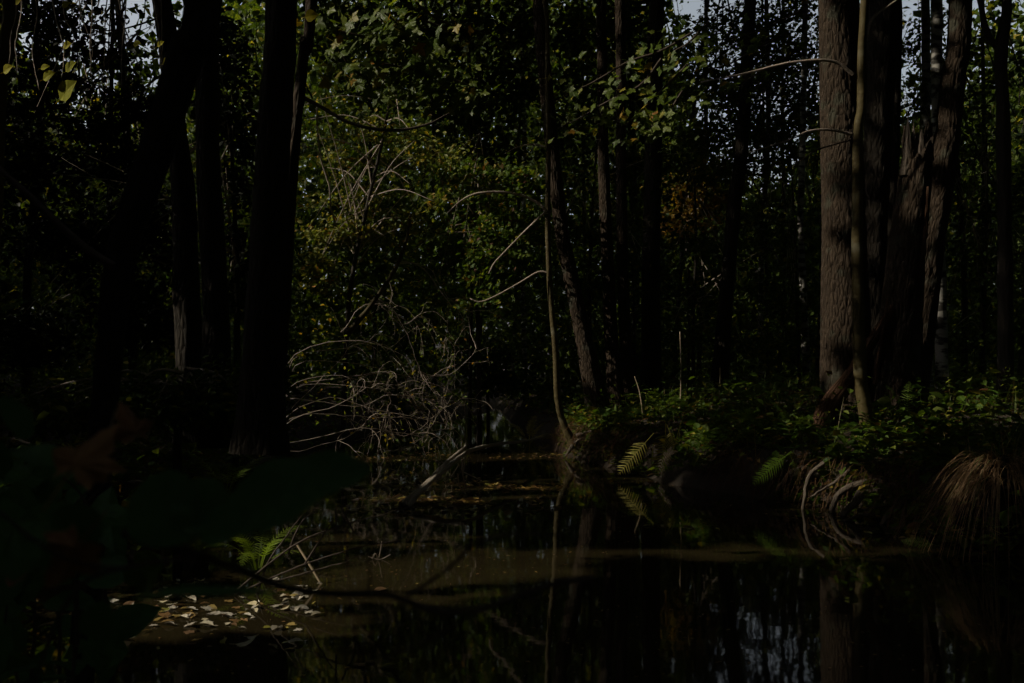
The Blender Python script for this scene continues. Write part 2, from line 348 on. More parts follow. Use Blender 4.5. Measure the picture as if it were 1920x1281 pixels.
GAPS += [(500, 1040, 4.8, .25), (560, 1060, 4.8, .2), (500, 1110, 4.4, .3), (400, 1110, 4.4, .25), (450, 1180, 3.8, .25), (330, 1130, 4.2, .2), (520, 1190, 3.75, .22), (580, 1200, 3.7, .2), (380, 1170, 3.9, .22), (270, 1150, 4.1, .16), (450, 1135, 4.2, .25), (540, 1030, 4.8, .2)]
GAPS += [(830, 1070, 5.0, .45), (690, 1080, 4.7, .3), (980, 1040, 5.3, .35), (760, 1010, 5.8, .35), (900, 1120, 4.4, .25)]
GAPS += [(u, v, 4.9, .15) for u, v in ((18, 130), (85, 128), (100, 142), (140, 128), (318, 112), (130, 84), (20, 40))]+[(560, 200, 6.6, .16), (552, 250, 6.6, .16), (566, 140, 6.6, .16), (548, 300, 6.6, .16), (575, 80, 6.6, .16)]
GAPS += [(430, 780, 7.3, .16), (1215, 850, 9, .35), (1180, 850, 9, .25), (990, 745, 12, .35)]
GAPS += [(u, v, 13.2, .3) for u, v in ((870, 430), (935, 400), (880, 500), (960, 450), (905, 350))]
GAPS += [(u, v, Y, .10) for u, v, Y in ((1650, 840, 7.6), (1705, 865, 7.3), (1560, 830, 7.8), (1345, 795, 9.2), (1285, 800, 10), (1620, 820, 8), (1760, 850, 7), (1440, 885, 7.3), (1400, 790, 9))]
GAPS += [(1480, 870, 7.4, .2), (1600, 900, 7.1, .2), (1680, 930, 6.6, .2), (1640, 850, 7.5, .25), (1720, 850, 7.3, .22), (1560, 800, 8.2, .22), (1680, 800, 8.2, .25), (1330, 820, 8.8, .22), (1290, 770, 10.5, .25), (1400, 780, 9.6, .22), (1180, 790, 11.5, .25), (1800, 800, 7.6, .22), (1230, 830, 9.2, .3), (1500, 790, 8.6, .2), (1100, 820, 11.2, .25)]
GAPS += [(1590, 715, 8.55, .2), (1615, 672, 8.5, .2), (1635, 640, 8.5, .18), (1655, 605, 8.5, .16), (1722, 560, 8.5, .07), (1700, 620, 8.5, .07)]
GAPS += [(1285, 350, 21, .8), (1305, 395, 21, .8), (1270, 420, 21, .6), (1504, 440, 16, .3), (1506, 540, 16, .3), (1510, 640, 16, .3), (1762, 470, 14, .3), (1763, 570, 14, .3), (1758, 120, 14, .3)]
GAPS += [(1860, 900, 5.4, .25), (1830, 960, 5.4, .2)]
GAPS += [(1715, v, 8.6, .16) for v in (235, 285, 330)]+[(1790, v, 9.4, .25) for v in (50, 150, 250)]
GP = np.array([P(u, v, Y) for u, v, Y, r in GAPS]); GR = np.array([g[3] for g in GAPS])
SHADE = [(505, v, 6.0, .14) for v in range(40, 700, 45)]+[(398, v, 7.0, .13) for v in range(40, 560, 45)]+[(338, v, 7.6, .13) for v in range(40, 560, 45)]  # leaves kept on these sun lines to hold chosen spots in shade
SHADE += [(495, v, 6.0, .2) for v in (690, 725, 755)]+[(404, v, 7.0, .11) for v in (600, 640, 680, 720)]
SHADE += [(u, v, 3.0, .35) for u in (40, 140, 240) for v in (760, 860, 960)]+[(1705, v, 8.6, .14) for v in range(400, 760, 50)]
SP = np.array([P(u, v, Y) for u, v, Y, r in SHADE]); SR = np.array([g[3] for g in SHADE])
FIRM = [(u, 1160-40*(u-180)/420+d, F/(1160-40*(u-180)/420+d-HOR), .17) for u in range(220, 620, 50) for d in (-28, 4, 36)]
FIRM += [(u, v, 4.9, .25) for u, v in ((16, 131), (88, 134), (133, 125), (316, 112))]
FIRM += [(1560, 940, 6.95, .2), (1515, 915, 7.15, .2), (1620, 935, 6.8, .14), (1485, 880, 7.2, .2), (1445, 880, 7.2, .2), (1350, 850, 8.5, .2), (1300, 830, 8.9, .18), (1700, 975, 6.2, .16)]
FIRM += [(1215, 860, 9.0, .25), (1240, 825, 9.0, .2), (1870, 890, 5.4, .2), (1840, 950, 5.4, .16), (700, 110, 7.2, .3), (770, 120, 7.3, .3), (640, 60, 7.1, .28), (835, 150, 7.4, .25), (720, 170, 7.3, .25), (500, 1035, 4.8, .2), (830, 1075, 4.85, .3), (740, 1060, 5, .25), (930, 1060, 5, .25)]
FP = np.array([P(u, v, Y) for u, v, Y, r in FIRM]); FRD = np.array([g[3] for g in FIRM])
def lets_sun(pos, grow=1.0, smin=.9):
    keep = np.ones(len(pos), bool); rag = .72+.55*rng.random(len(pos))
    for p, r in zip(GP, GR):
        d = pos-p; s = d@SUN; e = np.linalg.norm(d-s[:, None]*SUN, axis=1)
        keep &= ~((s > smin) & (e < r*grow*rag))
    for p, r in zip(SP, SR):
        d = pos-p; s = d@SUN; e = np.linalg.norm(d-s[:, None]*SUN, axis=1)
        keep |= (s > smin) & (e < r)
    for p, r in zip(FP, FRD):
        d = pos-p; s = d@SUN; e = np.linalg.norm(d-s[:, None]*SUN, axis=1)
        keep &= ~((s > smin) & (e < r+.06))
    return keep

# ------------------------------------------------------------------ crowns
def clumps(center, rad, n, per, spread):
    """leaf places gathered in clumps through an ellipsoid"""
    c = nrm(rng.normal(size=(n, 3)))*(rng.random((n, 1))**.45)*rad+center
    pos = np.repeat(c, per, 0)+rng.normal(0, 1, (n*per, 3))*np.array(spread)
    return pos
def crown_mesh(name, pos, size, tpl, up=1., j=.6, carve=True):
    if carve: pos = pos[lets_sun(pos)]
    n = len(pos)
    return cloud(name, pos, rdir(n, up, j), rng.normal(0, 1, (n, 3))*[1, 1, .4]+[0, 0, -.2], size*rng.uniform(.7, 1.3, n), tpl)

def bark_disp(amp, freq, ridge=False):
    def d(bc, th, L):
        p = bc*np.array([freq, freq, freq*.26]); a = vnoise(p)
        if ridge: a = .5-np.abs(a)*1.6+.35*vnoise(p*2.7+3)
        b = vnoise(bc*np.array([4, 4, 1.2]))
        return amp*a+amp*.8*b
    return d

def trunk_pts(spec, Y, top=15., lean=None):
    pts = [P(u, v, Y) for u, v, wd in spec]; rad = [wd*Y/F/2 for u, v, wd in spec]
    if pts[0][2] > pts[-1][2]: pts = pts[::-1]; rad = rad[::-1]
    d = pts[-1]-pts[-2]; d = d/np.linalg.norm(d)
    if top and pts[-1][2] < top:
        k = (top-pts[-1][2]); p = pts[-1]; r = rad[-1]
        for f in (.33, .66, 1.): pts.append(p+np.array([d[0]*.6*k*f+rng.normal(0, .15), d[1]*k*f, k*f])); rad.append(r*(1-.75*f))
    b = pts[0].copy(); dn = nrm(pts[0]-pts[1]); b = b+dn*.35; pts.insert(0, b); rad.insert(0, rad[0]*1.12)
    return np.array(pts), np.array(rad)

TREES = {}
def tree(name, label, spec, Y, mat='dark_bark', top=15., crown=None, seg=16, amp=.01, freq=14, ridge=False, cat='tree', group=None, rings=70, flare=.25, leafmat='canopy'):
    pts, rad = trunk_pts(spec, Y, top); n = rings
    c = curve(pts, n); r = np.interp(np.linspace(0, len(rad)-1, n), np.arange(len(rad)), rad)
    h = c[:, 2]-c[0, 2]; r = r*(1+flare*np.exp(-h/.35))
    base = c[0].copy(); g = float(gz(base[0], base[1])); base[2] = max(g, 0)
    t = thing(name, label, cat, base, group)
    ph = rng.random()*6
    def dd(bc, th, L):
        q_ = bark_disp(amp, freq, ridge)(bc+ph, th, L)
        return q_+(r*flare*.5*np.exp(-h/.3))[:, None]*np.sin(th*4+ph)[None]
    V, qd, tr, b = tube(c, r, seg, dd)
    link('trunk', mesh_from('trunk', V, tr, qd, None, b, True), M[mat], t)
    if crown:
        cz, rx, rz, nc = crown; k = np.argmin(np.abs(c[:, 2]-cz)); ctr = c[k]
        lim = []
        for q_ in range(5):
            a = rng.random()*6.28; s = c[max(0, k-int(6*rng.random()))]; e = s+np.array([math.cos(a)*rx*.8, math.sin(a)*rx*.8, rz*.5*rng.random()])
            m = (s+e)/2+[0, 0, .25*rx]; rr = r[k]*.35
            lim.append((curve([s, m, e], 10), np.linspace(rr, rr*.25, 10)))
        link('limb', tubes_mesh('limb', lim, 6), M[mat], t)
        pos = clumps(ctr, np.array([rx, rx, rz]), nc, 26, (.38, .38, .2))
        v = HOR-(pos[:, 2]-CAM_Z)/pos[:, 1]*F
        pos = pos[(v < 60) | (pos[:, 1] < .5)]
        link('crown', crown_mesh('crown', pos, .13, t_diamond()), M[leafmat], t)
    TREES[name+str(len(TREES))] = (c, r, t)
    return t, c, r

def branch(t, pix, Y, w0, w1, mat, n=24, name='branch', seg=8, dY=None, jit=.0):
    Ys = Y if np.ndim(Y) else [Y]*len(pix)
    pts = np.array([P(u, v, y) for (u, v), y in zip(pix, Ys)]); c = curve(pts, n)
    if jit: c = c+np.cumsum(rng.normal(0, jit, (n, 3)), 0)*np.linspace(0, 1, n)[:, None]
    Ym = float(np.mean(Ys)); r = np.linspace(w0, w1, n)*Ym/F/2
    o = link(name, tubes_mesh(name, [(c, r)], seg, True, bark_disp(r[0]*.12, 40)), M[mat], t)
    branch.last = o
    return c, r

# ---- right-hand group
tA, cA, rA = tree('alder_tree', 'thick furrowed alder trunk behind the slim olive sapling', [(1592, 762, 104), (1586, 640, 90), (1582, 450, 80), (1577, 250, 76), (1573, 0, 73)], 9.0, 'alder', 16, (10.5, 3, 3.5, 70), 128, .009, 38, True, rings=440, flare=.12)
branch(tA, [(1690, 545), (1660, 600), (1622, 660), (1592, 712), (1562, 752), (1538, 800)], [8.55, 8.5, 8.55, 8.6, 8.6, 8.6], 12, 44, 'rot', name='buttress_root', seg=14, n=40)
tB, cB, rB = tree('alder_sapling', 'slim smooth olive-barked sapling standing right before the thick trunk', [(1622, 768, 25), (1613, 700, 24), (1609, 560, 22), (1607, 430, 20), (1609, 250, 18), (1615, 200, 17), (1616, 100, 16), (1621, 0, 15)], 8.3, 'smooth_bark', 8, None, 20, .003, 30, rings=120, flare=.1)
branch(tB, [(1600, 140), (1560, 114), (1480, 117), (1400, 136), (1312, 154)], 8.3, 8, 3, 'twig', jit=.002)
branch(tB, [(1597, 252), (1560, 244), (1515, 246), (1480, 262), (1400, 285)], 8.3, 7, 2, 'twig', jit=.002)
branch(tB, [(1622, 75), (1636, 35), (1665, 12), (1710, -20)], 8.3, 8, 3, 'twig')
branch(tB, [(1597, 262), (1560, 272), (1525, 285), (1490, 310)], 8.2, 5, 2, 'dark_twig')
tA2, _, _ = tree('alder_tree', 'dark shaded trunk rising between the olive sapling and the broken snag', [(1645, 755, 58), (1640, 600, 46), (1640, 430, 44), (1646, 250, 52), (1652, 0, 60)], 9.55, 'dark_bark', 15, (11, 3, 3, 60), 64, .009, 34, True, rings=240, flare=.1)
# broken snag
pts, rad = trunk_pts([(1678, 765, 92), (1690, 600, 74), (1703, 450, 66), (1716, 330, 58), (1722, 262, 54)], 8.6, None)
c = curve(pts, 150); r = np.interp(np.linspace(0, len(rad)-1, 150), np.arange(len(rad)), rad)
snag = thing('broken_snag', 'broken rotten tree snag with a jagged splintered top', 'tree', (c[0, 0], c[0, 1], max(0, float(gz(c[0, 0], c[0, 1])))))
V, qd, tr, b = tube(c, r, 72, bark_disp(.012, 26, True), cap=True)
kk = np.clip((np.arange(150)-128)/21., 0, 1); th_ = np.linspace(0, 2*np.pi, 72, endpoint=False)
jag = .20*vnoise(np.stack([np.cos(th_)*2.2, np.sin(th_)*2.2, th_*0+4], -1))+.10*vnoise(np.stack([np.cos(th_)*7, np.sin(th_)*7, th_*0], -1))
V[:150*72, 2] += (kk[:, None]*jag[None]).ravel(); V[-1, 2] -= .16
link('trunk', mesh_from('trunk', V, tr, qd, None, b, True), M['alder'], snag)
for du, top, wd, k in ((-18, 208, 24, 0), (-8, 226, 22, 1), (6, 238, 24, 0), (17, 228, 18, 1), (-2, 246, 30, 2), (22, 250, 20, 2)):
    yk = 8.6+(.05 if k == 1 else -.05 if k == 0 else 0)
    p = curve([P(1716+du, 330, yk), P(1720+du, 280, yk), P(1722+du*1.1, top, yk)], 14)
    link('splinter', tubes_mesh('splinter', [(p, wd*(1.06-np.linspace(0, 1, 14)**1.6)*8.6/F/2)], 6, False, bark_disp(.006, 40)), M['root'], snag)
for pix in ([(1735, 420), (1722, 520), (1700, 600), (1672, 690)], [(1740, 350), (1735, 430), (1728, 500)], [(1665, 560), (1652, 640), (1640, 720)]):
    branch(snag, pix, 8.46, 6, 9, 'rot', name='torn_strip', seg=8)
tD, _, _ = tree('alder_tree', 'leaning alder trunk sweeping up right beside the splintered snag', [(1694, 765, 80), (1722, 600, 62), (1746, 450, 50), (1770, 300, 46), (1787, 150, 43), (1801, 0, 41)], 9.5, 'alder', 15, (11, 3, 3, 60), 72, .009, 34, True, rings=260, flare=.1)
tree('rowan_tree', 'thin dark trunk seen between the shaded trunk and snag', [(1660, 716, 22), (1672, 400, 20), (1683, 0, 17)], 13, 'dark_bark', 12, (8, 2.2, 2.5, 45))
tree('birch_tree', 'white birch trunk with dark bands close right of the snag', [(1766, 716, 23), (1761, 450, 21), (1757, 150, 19), (1757, 0, 18)], 14, 'birch', 15, (11, 2.5, 3.5, 45), 20)
tree('birch_tree', 'dimmer birch trunk just left of the banded birch', [(1740, 713, 17), (1737, 400, 17), (1736, 200, 16), (1735, 0, 15)], 16, 'birch', 15, (12, 2.5, 3.5, 45), 16)
tH, _, _ = tree('forked_tree', 'dark forked tree standing nearest the right picture edge', [(1886, 730, 30), (1884, 450, 26), (1880, 200, 25), (1877, 90, 24), (1888, 0, 17)], 12, 'far_bark', 12, (9, 2.5, 3, 50))
branch(tH, [(1876, 95), (1858, 75), (1846, 45), (1838, 0), (1830, -40)], 12, 15, 10, 'far_bark', name='fork_limb')
tree('birch_tree', 'slender pale birch standing left of the thick alder', [(1513, 720, 15), (1507, 560, 13), (1501, 420, 12), (1505, 250, 11), (1510, 0, 9)], 16, 'birch', 13, (10, 2, 3, 40), 14)
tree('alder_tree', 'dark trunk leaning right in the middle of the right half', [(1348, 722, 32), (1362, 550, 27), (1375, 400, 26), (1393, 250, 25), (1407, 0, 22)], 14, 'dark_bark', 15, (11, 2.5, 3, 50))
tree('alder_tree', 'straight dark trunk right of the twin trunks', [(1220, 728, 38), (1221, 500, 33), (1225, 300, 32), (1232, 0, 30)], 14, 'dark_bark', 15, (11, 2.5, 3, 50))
tree('alder_tree', 'left one of the lit twin trunks in mid picture', [(1154, 742, 31), (1145, 620, 25), (1140, 500, 23), (1135, 400, 21), (1131, 280, 19), (1129, 100, 18), (1127, 0, 17)], 13, 'alder', 15, (11, 2.5, 3, 50), 36, .006, 30, True, rings=180)
tree('alder_tree', 'right one of the twin trunks in mid picture', [(1178, 740, 27), (1171, 600, 22), (1167, 480, 20), (1164, 300, 19), (1162, 0, 18)], 13.4, 'alder', 15, (11, 2.5, 3, 50), 30, .006, 30, True, rings=160)
tN, _, _ = tree('alder_tree', 'sunlit trunk leaning left out of the bank in mid picture', [(1122, 770, 44), (1098, 650, 32), (1077, 550, 29), (1056, 450, 27), (1046, 380, 26), (1038, 300, 25), (1023, 150, 25), (1012, 0, 25)], 12.5, 'alder', 15, (11, 2.8, 3, 60), 52, .008, 30, True, rings=260)
tO, cO, rO = tree('bank_sapling', 'thin curved sapling rooted at the water before the leaning trunk', [(1078, 838, 19), (1058, 798, 13), (1046, 750, 12), (1041, 650, 11), (1031, 540, 10), (1027, 400, 10), (1028, 280, 9), (1026, 150, 9), (1020, 0, 8)], 11.2, 'smooth_bark', 8, None, 14, .003, 30, rings=120, flare=.1)
branch(tO, [(1027, 400), (1005, 378), (960, 362), (905, 362), (868, 374), (840, 398)], 11.2, 7, 2.5, 'twig', jit=.002)
branch(tO, [(1027, 277), (1000, 271), (970, 276), (945, 289)], 11.2, 5, 2, 'twig')
branch(tO, [(1024, 396), (990, 428), (958, 460), (930, 490), (918, 512)], 11.1, 5, 2, 'twig', jit=.002)
branch(tO, [(1031, 514), (1010, 510), (975, 530), (935, 552), (900, 566), (880, 560)], 11.2, 5, 2, 'twig', jit=.002)
# ---- left-hand group
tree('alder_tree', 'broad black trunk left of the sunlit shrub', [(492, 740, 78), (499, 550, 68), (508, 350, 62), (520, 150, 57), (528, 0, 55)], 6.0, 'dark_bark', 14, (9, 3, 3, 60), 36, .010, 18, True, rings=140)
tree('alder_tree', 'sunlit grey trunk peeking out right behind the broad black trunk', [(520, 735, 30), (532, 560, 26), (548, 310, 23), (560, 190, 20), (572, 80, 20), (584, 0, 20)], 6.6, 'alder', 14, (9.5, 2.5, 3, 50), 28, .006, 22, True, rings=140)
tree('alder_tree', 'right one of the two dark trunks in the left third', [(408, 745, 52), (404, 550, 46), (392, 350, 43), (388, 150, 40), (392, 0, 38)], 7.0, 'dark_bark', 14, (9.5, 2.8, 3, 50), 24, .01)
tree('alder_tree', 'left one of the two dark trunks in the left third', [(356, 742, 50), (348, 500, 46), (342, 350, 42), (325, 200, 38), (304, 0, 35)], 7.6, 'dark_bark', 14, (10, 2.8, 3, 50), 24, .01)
tree('ash_tree', 'pale sunlit trunk piece leaning in the top left corner', [(-30, 700, 40), (-12, 300, 36), (2, 110, 30), (20, 0, 28)], 5.4, 'smooth_bark', 13, (8.5, 2.5, 3, 50), 24, .004)
tT, cT, rT = tree('hazel_sapling', 'blurred leaning sapling trunk close to camera on the left', [(178, 960, 44), (192, 800, 46), (210, 620, 50), (232, 460, 54), (276, 330, 60), (318, 200, 64), (356, 80, 68), (382, 0, 70)], 1.9, 'dark_bark', 4.5, None, 24, .002, 40, rings=90, flare=.05)
branch(tT, [(214, 500), (170, 472), (120, 430), (60, 372), (0, 318), (-60, 260)], 1.85, 20, 12, 'dark_twig')
# ---- slender trunks in the depth of the wood
far = [(896, 8, 24, 'thin far trunk left of the mid-picture saplings above the creek'), (960, 7, 26, 'faint far trunk right above the creek bend'), (985, 9, 22, 'pale far trunk close left of the thin bank sapling'), (1098, 8, 26, 'faint far trunk between the leaning trunk and the twin trunks'),
       (1196, 9, 24, 'faint far trunk between twin trunks and straight dark trunk'), (1262, 8, 25, 'thin far trunk just right of the straight dark trunk'), (1310, 9, 22, 'thin far trunk behind the orange maple leaves'), (1428, 11, 19, 'dim upright trunk right of the right-leaning dark trunk'),
       (1460, 8, 26, 'faint far trunk left of the slender pale birch'), (1532, 9, 24, 'faint far trunk between slender birch and thick alder'), (1808, 12, 18, 'dim trunk between the leaning alder and forked tree'), (1838, 9, 25, 'faint far trunk close left of the forked tree'), (1914, 14, 16, 'dim trunk cut by the right picture edge'),
       (700, 8, 25, 'thin far trunk hidden behind the sunlit hazel'), (815, 8, 27, 'thin far trunk right of the sunlit hazel'), (250, 16, 14, 'black trunk left of the two dark left trunks'), (50, 16, 14, 'black trunk near the left picture edge')]
for u, wd, Y, lb in far:
    l = rng.normal(0, 22)
    tree('distant_tree', lb, [(u, 712+rng.random()*8, wd), (u+l*.3+rng.normal(0, 5), 500, wd*.95), (u+l*.6+rng.normal(0, 6), 250, wd*.85), (u+l, 0, wd*.75)], Y, 'far_bark' if u not in (985, 1428) else 'birch', 13, None, 10, .006, 12, rings=36, cat='tree', group='slender trunks deep in the wood')

# ------------------------------------------------------------------ foliage of the understorey
def spray(u, v, Y, ru, rv, dY, nl, size, tpl, layers=7, carve=False):
    """flat leafy layers filling a round of the view at a distance, with real depth"""
    c = P(u, v, Y); k = Y/F
    lay = rng.normal(0, .5, (layers*6, 3))*[ru*k, dY, rv*k]+c
    lay = lay[np.linalg.norm((lay-c)/[ru*k, dY, rv*k], axis=1) < 1.0]
    if len(lay) == 0: lay = c[None]
    a = rng.integers(0, len(lay), nl)
    pos = lay[a]+rng.normal(0, 1, (nl, 3))*np.array([ru*k*.22, dY*.3, rv*k*.05+.025])
    return pos
def understory(name, label, stem, Y, blobs, size, mat, tpl, group=None, j=.5):
    base = P(stem[0][0], stem[0][1], Y); base[2] = max(0, float(gz(base[0], base[1])))
    t = thing(name, label, 'tree', base, group)
    st = np.array([P(u, v, Y) for u, v in stem]); st[0, 2] = base[2]-.2
    c = curve(st, 30); items = [(c, np.linspace(.035, .012, 30))]
    link('trunk', tubes_mesh('trunk', items, 8), M['far_bark'], t)
    pos = []; br = []
    for u, v, ru, rv, dY, nl in blobs:
        p = spray(u, v, Y, ru, rv, dY, nl, size, tpl); pos.append(p)
        for q_ in range(3):
            s = c[rng.integers(8, 30)]; e = p[rng.integers(0, len(p))]; m = (s+e)/2+[0, 0, .12]
            br.append((curve([s, m, e], 12), np.linspace(.010, .003, 12)))
    link('branch', tubes_mesh('branch', br, 5), M['twig'], t)
    pos = np.vstack(pos); pos = pos[lets_sun(pos, 1., 2.4)]; n = len(pos)
    link('crown', cloud('crown', pos, nrm(rdir(n, .75, j+.2)+[-.42, -.32, 0]), rng.normal(0, 1, (n, 3))*[1, 1, .3]+[0, 0, -.25], size*rng.uniform(.65, 1.3, n), tpl), M[mat], t)
    return t
OV = t_ovate6()
understory('hazel_bush', 'yellow-green sunlit hazel filling the gap right of the black trunk', [(640, 760), (655, 560), (690, 380), (720, 250), (740, 120)], 12.6,
  [(660, 220, 90, 40, .8, 1330), (630, 290, 70, 50, .7, 1330), (720, 270, 100, 40, .9, 1710), (800, 290, 80, 35, .8, 950), (660, 370, 80, 35, .8, 1330), (640, 430, 80, 30, .7, 1520), (720, 420, 90, 40, .8, 1710), (600, 510, 40, 50, .5, 494), (790, 390, 60, 30, .7, 570), (590, 240, 40, 60, .6, 570)], .068, 'hazel', OV)
understory('maple_bush', 'mid-green leafy maple sapling left of the thin bank sapling', [(900, 760), (895, 560), (890, 400), (900, 250)], 13.2,
  [(900, 390, 80, 30, .8, 950), (880, 430, 90, 40, .8, 1330), (950, 440, 70, 50, .8, 1140), (850, 480, 90, 40, .8, 1140), (930, 500, 90, 40, .8, 1140), (960, 340, 60, 40, .7, 760), (870, 330, 60, 30, .7, 570), (900, 560, 90, 40, .8, 760), (820, 540, 60, 40, .7, 475)], .075, 'cover', t_maple(.1, 3))
understory('maple_bush', 'shaded maple sapling with dark green leaves behind twin trunks', [(1110, 760), (1105, 560), (1110, 400), (1120, 250)], 14.5,
  [(1100, 330, 80, 60, .8, 600), (1090, 430, 80, 50, .8, 600), (1190, 400, 60, 80, .9, 600), (1180, 520, 70, 70, .9, 600), (1095, 540, 60, 60, .8, 400), (1260, 300, 60, 60, .9, 500)], .08, 'dark_leaf', t_maple(.1, 4))
understory('rowan_bush', 'dark leafy bush right of the straight dark trunk', [(1300, 760), (1300, 600), (1305, 450), (1300, 300)], 16,
  [(1290, 460, 90, 60, 1.2, 700), (1310, 560, 90, 60, 1.2, 700), (1420, 430, 80, 80, 1.2, 800), (1440, 560, 90, 70, 1.2, 800), (1300, 640, 110, 40, 1.2, 600), (1430, 650, 100, 40, 1.2, 600)], .075, 'dark_leaf', OV)
understory('amber_maple', 'small maple with orange and yellow autumn leaves deep in the wood', [(1290, 745), (1292, 560), (1290, 420), (1285, 330)], 21,
  [(1285, 350, 60, 30, 1.2, 420), (1300, 390, 70, 40, 1.2, 520), (1275, 420, 50, 30, 1.2, 350), (1330, 380, 50, 30, 1, 200), (1310, 330, 40, 25, 1, 160)], .12, 'autumn', OV)
understory('leafy_bush', 'dense dark bush in the shade left of the thick alder', [(1500, 760), (1495, 600), (1490, 430), (1480, 250)], 18,
  [(1480, 300, 70, 60, 1.2, 420), (1500, 420, 70, 60, 1.2, 600), (1490, 540, 80, 60, 1.2, 700), (1500, 640, 90, 40, 1.2, 600), (1430, 260, 60, 50, 1.2, 350), (1460, 180, 60, 40, 1.2, 250)], .085, 'dark_leaf', OV)
understory('leafy_bush', 'dark leafy bush behind the forked tree at right', [(1840, 760), (1845, 600), (1850, 430), (1850, 250)], 15,
  [(1830, 250, 80, 70, 1.2, 600), (1860, 380, 90, 70, 1.2, 800), (1830, 500, 90, 70, 1.2, 800), (1880, 600, 90, 60, 1.2, 700), (1810, 640, 80, 40, 1.2, 400), (1900, 160, 60, 60, 1.2, 400), (1700, 420, 50, 120, 1.2, 500), (1710, 180, 40, 60, 1, 200)], .08, 'dark_leaf', OV)
understory('shaded_thicket', 'thicket with shade-darkened leaves filling the gaps between the left trunks', [(440, 760), (445, 560), (440, 400), (430, 200)], 9,
  [(440, 300, 60, 120, .8, 1820), (440, 520, 60, 90, .8, 1560), (270, 420, 70, 120, .8, 1820), (270, 600, 80, 80, .8, 1560), (140, 460, 90, 120, .8, 2080), (60, 620, 80, 80, .8, 1300), (430, 100, 60, 80, .8, 1040), (60, 300, 60, 80, .8, 1040)], .07, 'shade_leaf', OV)

understory('bank_shrub', 'low dark shrub hiding the trunk feet on the left bank', [(330, 800), (335, 770), (345, 730), (350, 690)], 6.6,
  [(250, 740, 90, 50, .5, 900), (340, 760, 70, 50, .5, 700), (150, 760, 90, 50, .5, 800), (450, 770, 60, 45, .4, 700), (410, 720, 60, 50, .4, 500), (60, 780, 80, 50, .5, 700), (520, 730, 30, 60, .3, 260), (500, 800, 40, 30, .3, 300)], .05, 'dark_leaf', OV)
understory('creek_bush', 'dark bush closing the far end of the creek', [(915, 750), (915, 720), (918, 680), (920, 640)], 19,
  [(915, 690, 50, 40, .8, 700), (940, 660, 45, 40, .8, 600), (880, 670, 45, 40, .8, 600), (910, 725, 60, 20, .8, 600), (955, 715, 40, 25, .8, 400)], .085, 'dark_leaf', OV)
# upper tree crowns that hang into the top of the view
def hanging_crown(name, label, trunk, Y, blobs, size, mat, tpl):
    return understory(name, label, trunk, Y, blobs, size, mat, tpl, j=.8)
hanging_crown('linden_tree', 'tall dark-leaved linden crown hanging behind the bright maple leaves', [(880, 740), (885, 400), (880, 100), (870, -250)], 17,
  [(640, 60, 90, 60, 1.5, 900), (760, 60, 90, 60, 1.5, 900), (880, 60, 90, 70, 1.5, 1000), (960, 180, 70, 80, 1.5, 900), (860, 200, 90, 60, 1.5, 800), (700, 160, 80, 60, 1.5, 600), (980, 60, 50, 70, 1.5, 600), (920, 280, 80, 50, 1.5, 600)], .12, 'dark_leaf', OV)
hanging_crown('linden_tree', 'tall dark-leaved linden crown above the twin trunks', [(1190, 740), (1185, 400), (1180, 100), (1180, -250)], 18,
  [(1080, 60, 70, 70, 1.5, 900), (1170, 60, 70, 70, 1.5, 900), (1100, 170, 70, 70, 1.5, 800), (1190, 180, 70, 80, 1.5, 800), (1060, 270, 60, 60, 1.5, 500), (1190, 300, 60, 60, 1.5, 600)], .12, 'dark_leaf', OV)
hanging_crown('birch_crown_tree', 'airy small-leaved crown with sky shining through at upper right', [(1440, 740), (1435, 400), (1430, 100), (1430, -250)], 20,
  [(1300, 120, 70, 80, 2, 1572), (1400, 60, 80, 60, 2, 1946), (1370, 180, 80, 50, 2, 1946), (1470, 120, 70, 70, 2, 1796), (1320, 260, 80, 40, 2, 1796), (1440, 240, 80, 60, 2, 1796), (1500, 40, 60, 60, 2, 973), (1340, 330, 90, 40, 2, 1572), (1520, 200, 50, 80, 2, 973), (1700, 100, 40, 80, 2, 823), (1790, 120, 60, 90, 2, 1234)], .095, 'canopy', OV)
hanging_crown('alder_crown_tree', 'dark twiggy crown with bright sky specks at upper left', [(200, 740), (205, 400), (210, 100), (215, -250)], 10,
  [(60, 60, 80, 80, 1, 2040), (160, 80, 80, 70, 1, 2331), (240, 100, 60, 80, 1, 1458), (120, 180, 90, 50, 1, 2526), (250, 220, 60, 60, 1, 2040), (180, 280, 80, 60, 1, 2040), (440, 180, 50, 120, 1, 2526), (240, 330, 60, 50, 1, 1748), (60, 240, 70, 50, 1, 2040)], .065, 'shade_leaf', OV)

